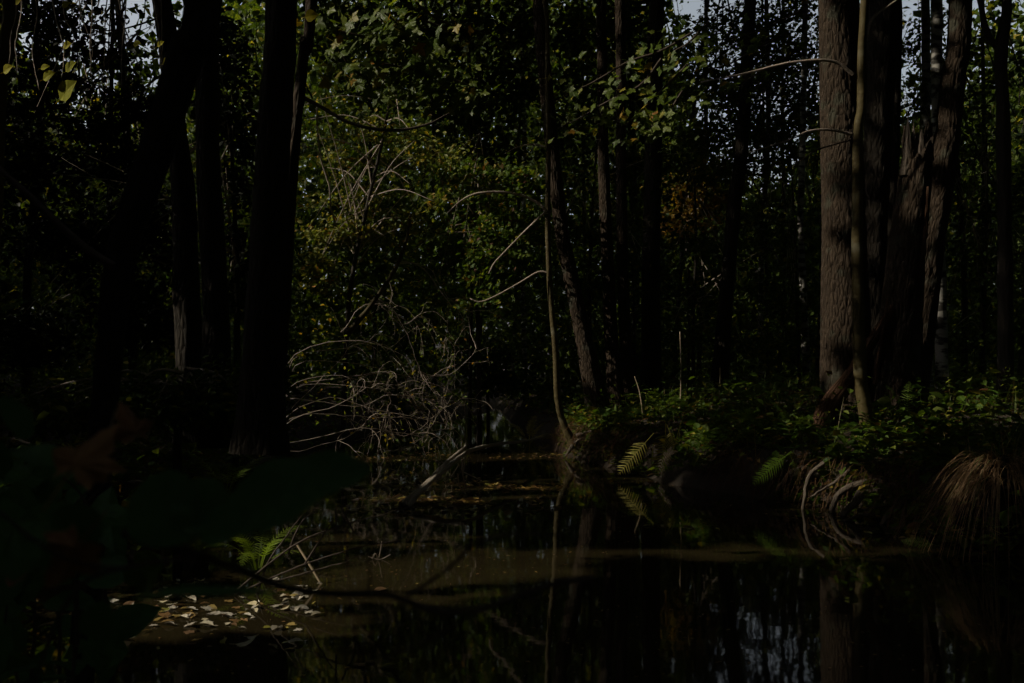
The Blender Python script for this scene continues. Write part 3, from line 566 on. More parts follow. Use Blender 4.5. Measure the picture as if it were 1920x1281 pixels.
# ------------------------------------------------------------------ unseen wood added around for shade, and the wood beyond, one mass each
def wood_mass(name, label, spots, leaf, mat, n, per, rx, rz, carve=True):
    o = None; items = []; pos = []
    for x, y, cz, top in spots:
        for k_ in range(60):
            if lets_sun(np.array([[x, y, zz] for zz in np.linspace(.5, top, 24)]), 1.1).all(): break
            x2 = x+rng.normal(0, .8); y2 = y+rng.normal(0, .8)
            if (y2 < -1 and abs(x2) > 1.5) or abs(x2) > max(y2, 0)*.58+2.0: x, y = x2, y2
        z0 = float(gz(x, y)); items.append((curve([(x, y, z0-.3), (x, y, z0+4), (x, y, top)], 8), np.linspace(.18, .05, 8)))
        pos.append(clumps(np.array([x, y, cz]), np.array([rx, rx, rz]), n, per, (.45, .45, .22)))
    pos = np.vstack(pos)
    with np.errstate(divide='ignore', invalid='ignore'):
        inview = (pos[:, 1] > .3) & (np.abs(pos[:, 0]) < pos[:, 1]*.56+1.0) & ((pos[:, 2]-CAM_Z) < pos[:, 1]*.40+.6) & (pos[:, 1] < 22)
    pos = pos[~inview]
    me = crown_mesh(name, pos, leaf, t_diamond(.7), 1, .7, carve)
    o = link(name, me, M[mat], None, 'stuff'); o['label'] = label
    s = link('shading_wood_trunks', tubes_mesh('shading_wood_trunks', items, 7), M['far_bark'], None, 'stuff'); s['label'] = label.replace('leaves', 'trunks')
    return o
spots = []
for x in np.arange(-26, -4.0, 3.0):
    for y in np.arange(-9, 40, 3.2):
        X = x+rng.normal(0, .8); Y = y+rng.normal(0, .8)
        if Y > 0 and X > -Y*.60-2.2: continue
        spots.append((X, Y, rng.uniform(5.0, 8.5), 15))
for x in np.arange(-4, 22, 4.0):
    for y in (-11, -7): spots.append((x+rng.normal(0, .8), y+rng.normal(0, .8), rng.uniform(4.5, 8), 15))
for y in np.arange(-4, 30, 3.5):
    for dx in (3.5, 7.5): spots.append((max(4.5, y*.6)+dx+rng.normal(0, .7), y, rng.uniform(4.5, 8), 14))
wood_mass('shading_woodland', 'unseen woodland leaves added around the creek to shade it', spots, .38, 'canopy', 66, 22, 2.8, 5.0)  # unseen trees added to block the sun, carved for its shafts
n = 26000
pos = np.stack([rng.uniform(-11, -3.2, n), rng.uniform(1.5, 15, n), 6.5*rng.random(n)], -1); pos = pos[pos[:, 0] < -pos[:, 1]*.40-1.2]
pos = pos[vnoise(pos*.9) > -.35]; pos = pos[lets_sun(pos)]; k = len(pos)
o = link('left_shading_leaves', cloud('left_shading_leaves', pos, rdir(k, .6, .7), rng.normal(0, 1, (k, 3)), rng.uniform(.08, .2, k), OV), M['shade_leaf'], None, 'stuff'); o['label'] = 'dense shade-darkened understorey leaves added on the left bank for shade'  # added to shade the left trunks; leaf colour darkened for shade too
# unseen canopy added above the creek for shade, carved for sun shafts
n = 130000
pos = np.stack([rng.uniform(-15, 16, n), rng.uniform(-12, 27, n), rng.normal(11.5, 1.3, n)], -1)
pos[:, 2] += .8*vnoise(pos*[.35, .35, 0]); pos = pos[vnoise(pos*[.55, .55, .2]+7) > -.55]; pos = pos[np.hypot(pos[:, 0]+.5, pos[:, 1]+1.5) > 2.7]  # round opening left over the camera to light the foreground leaves
vv = HOR-(pos[:, 2]-CAM_Z)/np.maximum(pos[:, 1], .3)*F; pos = pos[vv < -30]
o = link('shading_canopy', crown_mesh('shading_canopy', pos, .36, t_diamond(.8), 1, .35), M['canopy'], None, 'stuff'); o['label'] = 'unseen leafy canopy added high above the creek for shade'
# the far wood: a deep belt of leaves and stems
def far_height(u):                    # how high the far wood stands, by bearing
    return np.interp(u, [-200, 0, 60, 180, 320, 420, 900, 1180, 1260, 1330, 1480, 1560, 1650, 1760, 1840, 2100], [14, 12, 9.5, 8.5, 9.5, 15, 17, 17, 11, 6.3, 6.3, 8.5, 8, 8.5, 11, 12])
n = 105000
u = rng.uniform(-150, 2070, n); Y = rng.uniform(24, 46, n); hh = far_height(u)*(.85+.3*rng.random(n)); z = hh*rng.random(n)**.8
cl = vnoise(np.stack([u*.012, Y*.4, z*.9], -1)); k = (cl > -.35) | (z < 3)
pos = np.stack([(u-960)/F*Y, Y, z+.4], -1)[k]; n = len(pos)
o = link('far_woodland', cloud('far_woodland', pos, rdir(n, .2, .8), rng.normal(0, 1, (n, 3)), rng.uniform(.16, .32, n), t_diamond(.75)), M['canopy'], None, 'stuff'); o['label'] = 'deep dark belt of far woodland leaves'
n = 140000                              # the belt behind it and round about
th = np.concatenate([rng.uniform(-.62, .62, 3*n//5), rng.uniform(.55, 2*np.pi-.55, n-3*n//5)]); R_ = rng.uniform(42, 64, n); u = 960+F*np.tan(np.clip(th, -.62, .62))
hh = np.where(np.arange(n) < 3*n//5, far_height(u)*1.35, 18.)*(.8+.3*rng.random(n)); z = hh*rng.random(n)**.9+.5
pos = np.stack([np.sin(th)*R_, np.cos(th)*R_, z], -1)
o = link('farthest_woodland', cloud('farthest_woodland', pos, rdir(n, .1, .9), rng.normal(0, 1, (n, 3)), np.where(np.arange(n) < 3*n//5, .5, .85)*rng.uniform(.7, 1.2, n), t_diamond(.8)), M['canopy'], None, 'stuff'); o['label'] = 'closed wall of the farthest woodland leaves'
n = 26000                              # low thicket in the middle distance
u = np.concatenate([rng.uniform(540, 1260, n//2), rng.uniform(-100, 2050, n-n//2)]); Y = rng.uniform(17, 25, n); z = 4.2*rng.random(n)**1.2; cl = vnoise(np.stack([u*.02, Y*.5, z*1.4], -1))
pos = np.stack([(u-960)/F*Y, Y, z], -1); k = (cl > -.25) & ((pos[:, 0] > np.interp(Y, RY, RX)+.1) | (pos[:, 0] < np.interp(Y, LY, LX)-.1)); pos = pos[k]; pos[:, 2] += gz(pos[:, 0], pos[:, 1]); n = len(pos)
o = link('thicket', cloud('thicket', pos, rdir(n, .5, .8), rng.normal(0, 1, (n, 3)), rng.uniform(.09, .2, n), OV), M['dark_leaf'], None, 'stuff'); o['label'] = 'low dark thicket in the middle distance'
n = 14000                              # fine twigs and top leaves against the sky
u = rng.uniform(-100, 2000, n); Y = rng.uniform(22, 40, n); z = rng.uniform(6, 19, n); cl = vnoise(np.stack([u*.02, Y*.5, z*1.2], -1))
pos = np.stack([(u-960)/F*Y, Y, z], -1)[cl > .0]; n = len(pos)
o = link('far_treetops', cloud('far_treetops', pos, rdir(n, 1, .8), rng.normal(0, 1, (n, 3)), rng.uniform(.08, .17, n), t_diamond(.7)), M['canopy'], None, 'stuff'); o['label'] = 'thin leafy far treetops before the sky'
items = []
for q_ in range(420):
    u0 = rng.choice([rng.uniform(1230, 1560), rng.uniform(1660, 1920), rng.uniform(60, 330), rng.uniform(-50, 1950)]); Yq = rng.uniform(20, 34); zb = rng.uniform(3, 9)
    s = np.array([(u0-960)/F*Yq, Yq, zb]); d = np.array([rng.normal(0, .5), rng.normal(0, .4), rng.uniform(.6, 1.4)])*rng.uniform(1.2, 3)
    items.append((curve([s, s+d*.5+rng.normal(0, .15, 3), s+d], 6), np.linspace(.022, .006, 6)))
o = link('far_twigs', tubes_mesh('far_twigs', items, 4), M['far_bark'], None, 'stuff'); o['label'] = 'fine far twigs standing against the sky'

# ------------------------------------------------------------------ ground cover, litter
def scatter(n, x0, x1, y0, y1, side):
    X = rng.uniform(x0, x1, n); Y = y0+(y1-y0)*rng.random(n)**1.5
    if side == 'R': k = X > np.interp(Y, RY, RX)+.05
    else: k = X < np.interp(Y, LY, LX)-.05
    X, Y = X[k], Y[k]; return X, Y, gz(X, Y)
Xs, Ys, Zs = [], [], []
for a in ((32000, -1.0, 9, 5, 26, 'R'), (9000, -9, -.8, 4, 26, 'L')):
    X, Y, Z = scatter(*a); d = vnoise(np.stack([X*.8, Y*.8, X*0+9], -1)); k = d > -.45; Xs.append(X[k]); Ys.append(Y[k]); Zs.append((Z+np.abs(rng.normal(0, .12, len(X)))*(1+d)+.03)[k])
Y = 5.3+(13-5.3)*rng.random(16000)**1.2; X = np.interp(Y, RY, RX)+.02+1.5*rng.random(16000)**1.3; d = vnoise(np.stack([X*1.4, Y*1.4, X*0+2], -1)); Z = gz(X, Y)
k = d > -.5; Xs.append(X[k]); Ys.append(Y[k]); Zs.append((Z+.02+np.abs(rng.normal(0, .10, len(X)))*(1.2+d))[k])
Y = 3.4+(14-3.4)*rng.random(9000)**1.2; X = np.interp(Y, LY, LX)-.02-2.6*rng.random(9000)**1.3; d = vnoise(np.stack([X*1.4, Y*1.4, X*0+2], -1)); Z = gz(X, Y)
k = d > -.5; Xs.append(X[k]); Ys.append(Y[k]); Zs.append((Z+.02+np.abs(rng.normal(0, .13, len(X)))*(1.2+d))[k])
pos = np.stack([np.concatenate(Xs), np.concatenate(Ys), np.concatenate(Zs)], -1); n = len(pos)
o = link('ground_cover', cloud('ground_cover', pos, rdir(n, 1, .45), rng.normal(0, 1, (n, 3))*[1, 1, .3], .022+.10*rng.random(n)**2.2, OV), M['cover'], None, 'stuff'); o['label'] = 'low green leafy ground cover along both banks'
Xs, Ys, Zs = [], [], []
for a in ((24000, -1.0, 9, 4, 26, 'R'), (10000, -9, -.8, 3, 26, 'L')):
    X, Y, Z = scatter(*a); Xs.append(X); Ys.append(Y); Zs.append(Z+.012)
pos = np.stack([np.concatenate(Xs), np.concatenate(Ys), np.concatenate(Zs)], -1); n = len(pos)
o = link('leaf_litter', cloud('leaf_litter', pos, rdir(n, 1, .35), rng.normal(0, 1, (n, 3))*[1, 1, .2], rng.uniform(.03, .08, n), OV), M['litter'], None, 'stuff'); o['label'] = 'brown fallen leaf litter lying on the banks'
# thin grass and dry stalks
def blade(p, d, L, wd, n=7, droop=.5):
    t = np.linspace(0, 1, n)[:, None]; c = p+d*L*t+np.array([0, 0, -1.])*droop*L*t*t; s = nrm(np.cross(d, [0, 0, 1.]) + 1e-6)
    wv = wd*(1-t**2)*.5+.0004
    V = np.stack([c-s*wv, c+s*wv], 1).reshape(-1, 3); i = np.arange(n-1)*2
    return V, np.stack([i, i+1, i+3, i+2], -1)
def blades_mesh(name, B):
    Vs, Qs, R = [], [], []; o = 0
    for V, q_ in B: Vs.append(V); Qs.append(q_+o); R.append(np.full(len(V), rng.random())); o += len(V)
    return mesh_from(name, np.vstack(Vs), None, np.vstack(Qs), np.concatenate(R))
B = []
X, Y, Z = scatter(3200, .3, 6, 5.2, 13, 'R')
for x, y, z in zip(X, Y, Z): B.append(blade(np.array([x, y, z-.02]), nrm(np.array([rng.normal(0, .3), rng.normal(0, .3), 1.])), rng.uniform(.12, .5), rng.uniform(.003, .008), 7, rng.uniform(.1, .6)))
o = link('bank_grass', blades_mesh('bank_grass', B), M['grass'], None, 'stuff'); o['label'] = 'thin grass blades and dry stalks on the right bank'
# dead fronds and roots hanging over the steep bank face
B = []
for q_ in range(800):
    yy = rng.choice([rng.uniform(6.0, 8.3), rng.uniform(9.7, 12.2)]); xx = np.interp(yy, RY, RX)+rng.uniform(-.02, .22); zz = float(gz(xx+.15, yy))+rng.uniform(-.05, .12)
    B.append(blade(np.array([xx+.06, yy, zz]), nrm(np.array([-.5+rng.normal(0, .2), -.4+rng.normal(0, .3), .3])), rng.uniform(.15, .38), rng.uniform(.003, .009), 7, rng.uniform(.9, 1.6)))
o = link('hanging_dead_fronds', blades_mesh('hanging_dead_fronds', B), M['fern_dead'], None, 'stuff'); o['label'] = 'rusty dead fronds hanging down the steep bank'

# ------------------------------------------------------------------ ferns
def frond_mesh(name, L=1., n=26, wd=.34, bend=.6, lift=.9, seed=0):
    r = np.random.default_rng(seed); t = np.linspace(0, 1, n+6)
    ang = lift-bend*2.2*t**1.3; st = 1./(n+5)
    y = np.concatenate([[0], np.cumsum(np.cos(ang[:-1])*st)]); z = np.concatenate([[0], np.cumsum(np.sin(ang[:-1])*st)])
    V, T = [], []
    def add(vs, ts):
        o_ = len(V); V.extend(vs); T.extend([[a+o_ for a in q_] for q_ in ts])
    for k in range(len(t)-1):
        w0 = .007*(1-t[k])+.001; w1 = .007*(1-t[k+1])+.001
        add([[-w0, y[k], z[k]], [w0, y[k], z[k]], [w1, y[k+1], z[k+1]], [-w1, y[k+1], z[k+1]]], [[0, 1, 2], [0, 2, 3]])
    for k in range(5, len(t)-1):
        f = (k-5)/(n); ln = wd*(math.sin(math.pi*min(1, f*.80+.20))**.8)*(1-.25*f)+.01; hw = .5/(n)*.42
        for s in (-1, 1):
            dx, dy, dz = s*math.cos(.6), math.sin(.6)+r.normal(0, .07), -.16+r.normal(0, .10); ca, sa = math.cos(ang[k]), math.sin(ang[k])
            m = 5; pts = []; ln *= r.uniform(.82, 1.1)
            for e in range(m):
                g = e/(m-1); ww = hw*(1-g**1.6)*(1 if e % 2 == 0 else .72)+.0006
                px = dx*ln*g; py = y[k]+ca*dy*ln*g; pz = z[k]+sa*dy*ln*g+dz*ln*g*g
                pts += [[px, py-ca*ww, pz-sa*ww], [px, py+ca*ww, pz+sa*ww]]
            add(pts, [q_ for e in range(m-1) for q_ in ([2*e, 2*e+1, 2*e+3], [2*e, 2*e+3, 2*e+2])])
    return mesh_from(name, np.array(V)*L, np.array(T))
FR = {}
for key, mat in (('g', 'fern'), ('p', 'fern_pale'), ('l', 'fern_lit')):
    FR[key] = [frond_mesh('frond', 1, 17, .17+.02*s, .5+.14*s, 1.05-.12*s, s) for s in range(4)]
    for m in FR[key]: m.materials.append(M[mat])
def fern(label, pos, L, nf, key='g', az0=0., arc=6.28, up=.0, group='ferns on the banks'):
    t = thing('fern', label, 'fern', pos, group)
    for k in range(nf):
        a = az0+(k/max(nf, 1)-.5)*arc+rng.normal(0, .15); h = np.array([math.cos(a), math.sin(a), 0.]); tl = up+rng.normal(0, .12)
        nz = np.array([-math.cos(a)*tl, -math.sin(a)*tl, 1.])
        place('frond', random.choice(FR[key]), t, np.array(pos)+h*.02, nz, h+np.array([0, 0, tl]), L*rng.uniform(.75, 1.15))
    return t
def on_bank(u, Y, dz=0.):
    x = (u-960)/F*Y; return np.array([x, Y, max(.0, float(gz(x, Y)))+dz])
def hang_fern(label, fr, key):
    p0 = P(*fr[0][0], fr[0][2]); t = thing('fern', label, 'fern', p0, 'ferns on the banks')
    for a_, b_, Y_ in fr:
        A = P(*a_, Y_); Bq = P(*b_, Y_-.12); d = Bq-A
        place('frond', random.choice(FL[key]), t, A, np.array([rng.normal(0, .25), -1., .45]), d, np.linalg.norm(d)*1.02)
    return t
FL = {}
for key, mat in (('g', 'fern'), ('p', 'fern_pale'), ('l', 'fern_lit')):
    FL[key] = [frond_mesh('frond', 1, 14, .25, .16+.12*s, .16+.10*s, 40+s) for s in range(3)]
    for m in FL[key]: m.materials.append(M[mat])
hang_fern('pale yellow fern drooping down to touch its own reflection', [((1248, 794), (1212, 898), 8.85), ((1226, 812), (1160, 890), 9.0), ((1250, 796), (1268, 862), 8.95)], 'p')
hang_fern('small olive fern by the looping roots at the water', [((1130, 830), (1112, 868), 10.6), ((1132, 830), (1146, 866), 10.6)], 'g')
hang_fern('green fern arching over the water left of the tangled roots', [((1484, 846), (1414, 902), 7.2), ((1480, 852), (1502, 906), 7.2), ((1486, 848), (1436, 872), 7.25)], 'l')
hang_fern('small fern standing in the water before the sedge tussock', [((1765, 1022), (1780, 962), 5.5), ((1762, 1024), (1728, 1004), 5.5), ((1764, 1024), (1800, 1020), 5.5)], 'g')
hang_fern('green fern drooping over the bank edge right of the pale fern', [((1342, 792), (1322, 872), 8.5), ((1345, 795), (1352, 850), 8.5), ((1340, 792), (1298, 830), 8.6)], 'g')
fern('yellow-green fern clump glowing left of the thin bank sapling', on_bank(992, 13.2), .55, 8, 'p', 2.5, 6.2, .1)
for u_, Y_, L_, lb in ((1290, 10.8, .5, 'low fern below the straight dark trunk'), (1400, 8.9, .5, 'low fern at the bank edge under the right-leaning dark trunk'), (1240, 11.5, .5, 'low fern right at the foot of the twin trunks'), (1480, 8.6, .45, 'low fern behind the green fern by the roots'), (1350, 11.8, .55, 'low fern behind the short upright dry stem'), (1560, 8.0, .4, 'low fern before the foot of the thick alder'), (1190, 11.0, .4, 'low fern between bank sapling and twin trunks'), (1450, 10.5, .5, 'low fern left of the slender birch foot'), (1700, 8.0, .4, 'low fern before the foot of the snag'), (1780, 8.4, .45, 'low fern right of the leaning alder foot'), (1840, 7.2, .4, 'low fern behind the sedge tussock')):
    fern(lb, on_bank(u_, Y_, .02), L_, 6, 'g', 0, 6.28, .25, 'low ferns on the right bank')
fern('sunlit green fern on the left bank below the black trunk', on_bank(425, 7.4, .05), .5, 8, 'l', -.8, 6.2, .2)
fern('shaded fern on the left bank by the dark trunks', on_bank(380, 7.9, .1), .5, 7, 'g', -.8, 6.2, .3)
fern('bright backlit fern at the water edge by the leaning cane', np.array([-1.24, 4.85, .02]), .36, 9, 'l', .3, 5.5, .35)

# ------------------------------------------------------------------ broad-leaved herbs of the right bank
LF = {}
def lib(key, tpls, mat, pet=.25):
    LF[key] = [leaf_mesh('leaf', t_, pet) for t_ in tpls]
    for m in LF[key]: m.materials.append(M[mat])
lib('herb', [t_ovate(.5), t_ovate(.42, 1.1), t_ovate(.58)], 'herb', .15)
lib('maple', [t_maple(.10, s) for s in range(5)], 'maple', .7)
lib('back', [t_ovate(.85), t_ovate(.75), t_ovate(.95)], 'backlit', .2)
lib('shrub', [t_ovate(.6), t_ovate(.5), t_ovate(.7)], 'twig_leaf', .2)
lib('float', [t_ovate(.6), t_ovate(.75), t_maple(.05, 8), t_maple(.08, 9), t_ovate(.45)], 'float', .25)
def curl_(t_, k_): V_, T_ = t_; V_ = V_.copy(); V_[:, 2] = V_[:, 2]*k_+.18*(V_[:, 0]**2)*k_; return V_, T_
lib('fglint', [curl_(t_ovate(.6), 1.2), curl_(t_ovate(.75), -1), curl_(t_maple(.08, 8), 1), curl_(t_ovate(.5), 1.4), curl_(t_maple(.1, 12), -1)], 'float_glint', .25)
lib('herbd', [t_ovate(.62), t_ovate(.8)], 'big_green', .2)
def herb(label, pos, h, nl, s, group):
    t = thing('woodland_herb', label, 'plant', pos, group); tip = np.array(pos)+[rng.normal(0, .05), rng.normal(0, .05), h]
    c = curve([np.array(pos)-[0, 0, .05], (np.array(pos)+tip)/2+rng.normal(0, .01, 3), tip], 8)
    so = link('stem', tubes_mesh('stem', [(c, np.linspace(.004, .002, 8))], 5), M['smooth_bark'], t)
    for k in range(nl):
        p = c[min(7, 2+int(6*k/nl))]; a = k*2.4+rng.random(); hd = np.array([math.cos(a), math.sin(a), .1])
        place('leaf', random.choice(LF['herb']), so, p, np.array([-hd[0]*.25, -hd[1]*.25, 1.])+rng.normal(0, .15, 3), hd, s*rng.uniform(.7, 1.2))
for u_, Y_, lb in ((1660, 7.6, 'broad-leaved herb in the middle of the patch above the roots'), (1600, 7.5, 'broad-leaved herb above the left end of the roots'), (1630, 8.1, 'broad-leaved herb just before the olive sapling'), (1705, 7.3, 'broad-leaved herb above the right end of the roots'), (1745, 7.0, 'broad-leaved herb left of the sedge tussock'), (1550, 7.7, 'broad-leaved herb right of the green arching fern'), (1775, 7.8, 'broad-leaved herb on the bank below the banded birch'), (1590, 8.5, 'broad-leaved herb against the foot of the thick alder'), (1860, 7.4, 'broad-leaved herb on the bank under the forked tree'), (1500, 7.9, 'broad-leaved herb above the green arching fern'), (1905, 6.6, 'broad-leaved herb at the right picture edge'), (1290, 9.6, 'broad-leaved herb on the bank right of the pale fern'), (1370, 9.0, 'broad-leaved herb on the bank edge before the right-leaning trunk'), (1250, 10.2, 'broad-leaved herb above the pale fern')):
    herb(lb, on_bank(u_, Y_), rng.uniform(.16, .34), 12, .10, 'leafy herbs on the right bank')
herb('small leafy plant with pale leaves at the foot of the slender birch', on_bank(1515, 9.2), .42, 10, .08, None)

# ------------------------------------------------------------------ roots of the right bank
rt = thing('exposed_roots', 'tangle of bare grey roots washed out of the right bank', 'roots', on_bank(1580, 7.0))
roots = [([(1545, 868), (1520, 890), (1508, 920), (1502, 965)], 7.05, 10, 7), ([(1625, 905), (1590, 915), (1565, 935), (1552, 975)], 6.9, 17, 11), ([(1480, 893), (1505, 882), (1530, 890), (1545, 880)], 7.35, 22, 16),
         ([(1680, 910), (1660, 925), (1645, 950), (1640, 985)], 6.7, 17, 9), ([(1615, 925), (1600, 945), (1580, 968), (1570, 990)], 6.75, 20, 9), ([(1690, 945), (1670, 960), (1655, 980), (1640, 1000)], 6.4, 16, 12),
         ([(1640, 965), (1610, 968), (1590, 978), (1568, 985)], 6.5, 9, 5), ([(1750, 935), (1710, 930), (1690, 945), (1650, 952), (1610, 960)], 6.5, 9, 4), ([(1700, 955), (1690, 985), (1670, 1000), (1664, 1016)], 6.2, 14, 8),
         ([(1595, 880), (1570, 900), (1545, 915), (1520, 930)], 7.0, 8, 4), ([(1660, 900), (1690, 890), (1720, 892), (1750, 905)], 6.9, 9, 5), ([(1680, 905), (1684, 930), (1690, 950), (1688, 975)], 6.6, 9, 6), ([(1450, 900), (1440, 920), (1425, 935)], 7.5, 12, 6), ([(1770, 940), (1755, 970), (1745, 1000), (1740, 1020)], 5.9, 16, 8), ([(1720, 965), (1712, 990), (1705, 1012)], 6.1, 8, 4)]
for pix, Y_, a, b_ in roots: branch(rt, pix, Y_, a, b_, 'root', 26, 'root', 10, jit=.003)
rt2 = thing('sapling_roots', 'pale looping roots at the foot of the thin bank sapling', 'roots', on_bank(1100, 11.2))
for pix, a, b_ in (([(1080, 818), (1100, 812), (1118, 816), (1135, 818)], 9, 5), ([(1132, 818), (1108, 818), (1094, 832), (1092, 852), (1104, 868), (1128, 872)], 7, 4), ([(1078, 832), (1090, 822), (1105, 810), (1122, 808)], 9, 4), ([(1075, 835), (1068, 845), (1060, 856)], 10, 5), ([(1082, 838), (1098, 856), (1110, 868), (1130, 880)], 7, 3)):
    branch(rt2, pix, 11.0, a, b_, 'root', 24, 'root', 8)

# ------------------------------------------------------------------ sedge tussock
tc_ = np.array([2.72, 5.5, .0])
ts = thing('sedge_tussock', 'dry drooping sedge tussock at the water on the far right', 'sedge', tc_)
hc = tc_+[0, 0, .47]
cc = curve([tc_-[0, 0, .3], tc_+[0, 0, .15], hc], 14)
link('base', tubes_mesh('base', [(cc, np.linspace(.09, .13, 14))], 18, True, bark_disp(.04, 12)), M['dark_bark'], ts)
B = []
for q_ in range(620):
    a = rng.uniform(0, 6.28); rr = rng.random()**.5*.15; p = hc+[math.cos(a)*rr, math.sin(a)*rr, rng.uniform(-.1, .04)]
    d = nrm(np.array([math.cos(a)*rng.uniform(.5, 1.1)+rng.normal(0, .25), math.sin(a)*rng.uniform(.5, 1.1)+rng.normal(0, .25), rng.uniform(.1, .8)])); B.append(blade(p, d, rng.uniform(.22, .56), rng.uniform(.003, .006), 9, rng.uniform(.9, 1.7)))
link('dry_blades', blades_mesh('dry_blades', B), M['sedge'], ts, 'stuff')
B = []
for q_ in range(26):
    a = rng.uniform(0, 6.28); B.append(blade(hc+rng.normal(0, .07, 3), nrm(np.array([math.cos(a)*.6, math.sin(a)*.6, .9])), rng.uniform(.3, .6), .006, 9, .35))
link('green_blades', blades_mesh('green_blades', B), M['grass'], ts, 'stuff')
st = thing('dead_stalk', 'pale dead stalk leaning from the bank to the water by the tussock', 'stick', P(1730, 975, 5.7))
branch(st, [(1806, 874), (1770, 925), (1728, 980)], 5.75, 5, 3, 'dry_stick', name='stalk')
for u0, v0, u1, v1, Y_, lb in ((1818, 875, 1815, 823, 5.6, 'upright reddish dry stalk behind the sedge tussock'), (1275, 770, 1275, 622, 11, 'thin upright dry stem on the bank below the dark trunk'), (1345, 760, 1350, 690, 11, 'short upright dry stem left of the leaning dark trunk'), (1206, 770, 1190, 706, 11.5, 'thin dry stem leaning beside the twin trunks'), (1318, 760, 1265, 800, 9.8, 'fallen dry stick lying slanted on the right bank')):
    t = thing('dry_stem', lb, 'stick', P(u0, v0, Y_)); branch(t, [(u0, v0+12), ((u0+u1)/2+2, (v0+v1)/2), (u1, v1)], Y_, 3.2, 2, 'dry_stick', name='stem', seg=5)

# ------------------------------------------------------------------ the bare tangled shrub over the water
sh = thing('tangled_shrub', 'leaning bare shrub of arching sunlit twigs over the dark water', 'shrub', np.array([-2.55, 11.0, .1]))
tw = []; tips = []
def grow(p, d, L, r, depth, sag):
    n = 14; pts = [p]; dd = d.copy()
    for k in range(n-1):
        dd = nrm(dd+rng.normal(0, .13, 3)+np.array([0, 0, sag*.055])); pts.append(pts[-1]+dd*L/(n-1))
    pts = np.array(pts); tw.append((pts, np.linspace(r, r*.45, n)))
    if depth == 0: tips.append((pts[-1], dd)); tips.append((pts[n//2], dd)); return
    for k in range(rng.integers(1, 4)):
        i_ = rng.integers(3, n-1); b_ = nrm(pts[i_]-pts[i_-1]+rng.normal(0, .55, 3)*[1, .7, 1]); grow(pts[i_], b_, L*rng.uniform(.3, .55), r*.6, depth-1, sag+rng.normal(0, 1))
stems = [[(560, 800), (640, 776), (720, 788), (770, 785), (800, 762)], [(600, 640), (690, 690), (740, 720), (780, 780), (820, 830)], [(590, 700), (660, 640), (760, 660), (800, 690), (848, 696), (890, 660), (892, 640)], [(640, 620), (690, 565), (740, 575), (775, 635), (800, 690), (845, 690)],
         [(600, 720), (680, 700), (760, 700), (850, 735), (880, 762)], [(590, 730), (640, 700), (690, 760), (720, 800), (690, 815)], [(560, 770), (620, 740), (700, 760), (760, 770), (840, 790), (868, 830)], [(740, 490), (790, 500), (820, 535), (850, 575), (880, 590)],
         [(700, 560), (745, 610), (790, 600), (815, 630), (836, 642)], [(570, 830), (640, 820), (690, 800), (740, 810), (800, 820)], [(590, 790), (630, 680), (660, 640), (700, 650), (690, 700), (692, 720)], [(590, 760), (650, 745), (690, 715), (740, 712), (770, 735)], [(590, 800), (660, 760), (730, 740), (800, 750), (835, 775)], [(600, 680), (650, 650), (700, 640), (735, 670), (760, 720)], [(600, 800), (680, 800), (760, 815), (830, 805), (860, 800)], [(610, 700), (700, 730), (735, 745), (730, 770), (735, 800)]]
for k, s in enumerate(stems):
    s = [(500+rng.uniform(-10, 40), 835), (548+rng.uniform(-12, 14), .45*s[1][1]+.55*s[0][1]+rng.uniform(-35, 35))]+s[1:] if s[0][0] < 620 else s
    c = curve(np.array([P(u_, v_, 11+.35*math.sin(k*2.1)+.1*q_) for q_, (u_, v_) in enumerate(s)]), 26)+np.cumsum(rng.normal(0, .009, (26, 3)), 0)
    link('stem', tubes_mesh('stem', [(c, np.linspace(.0056, .0026, 26))], 6), M['twig'], sh)
    for q_ in range(9):
        i_ = rng.integers(9, 25); dr = nrm(c[i_]-c[i_-1]); grow(c[i_], nrm(dr+rng.normal(0, .6, 3)), rng.uniform(.22, .6), .0032, 1, rng.normal(-1.2, 1.2))
link('twigs', tubes_mesh('twigs', tw, 4), M['twig'], sh, 'stuff')
random.shuffle(tips)
for p, d in tips[:300]:
    place('leaf', random.choice(LF['shrub']), sh, p, rdir(1, 1, .7)[0], rng.normal(0, 1, 3)+d, rng.uniform(.025, .06))
for k in range(110):                   # the leafier left side of the shrub
    p = P(rng.normal(605, 32), rng.uniform(480, 800), 11+rng.normal(0, .3)); place('leaf', random.choice(LF['shrub']), sh, p, rdir(1, 1, .7)[0], rng.normal(0, 1, 3), rng.uniform(.03, .06))
pole = thing('leaning_pole', 'bare sunlit broken branch slanting up over the shrub', 'branch', P(648, 628, 9.6))
branch(pole, [(652, 626), (690, 580), (720, 538), (745, 495), (762, 450), (770, 400)], 9.6, 12, 4, 'smooth_bark', 30, 'stem', 10)
branch(pole, [(750, 494), (775, 494), (800, 510), (825, 545), (848, 575)], 9.6, 4, 2, 'twig', name='side_twig')
branch(pole, [(698, 566), (725, 568), (745, 590), (760, 600)], 9.6, 3.5, 1.5, 'twig', name='side_twig')
vn = thing('hanging_vine', 'thin pale vine hanging beside the grey sunlit trunk', 'vine', P(600, 420, 8))
branch(vn, [(594, 200), (596, 260), (604, 310), (616, 350), (618, 385), (626, 420)], 8, 4, 3, 'twig', name='stem', jit=.002)
branch(vn, [(602, 300), (590, 280), (572, 275), (560, 262)], 8, 2.5, 1.5, 'twig', name='side_twig')
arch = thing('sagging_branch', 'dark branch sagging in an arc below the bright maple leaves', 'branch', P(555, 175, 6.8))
branch(arch, [(552, 174), (600, 200), (650, 228), (700, 242), (750, 246), (800, 236), (840, 215)], 6.9, 9, 3, 'dark_twig', name='stem', jit=.002)

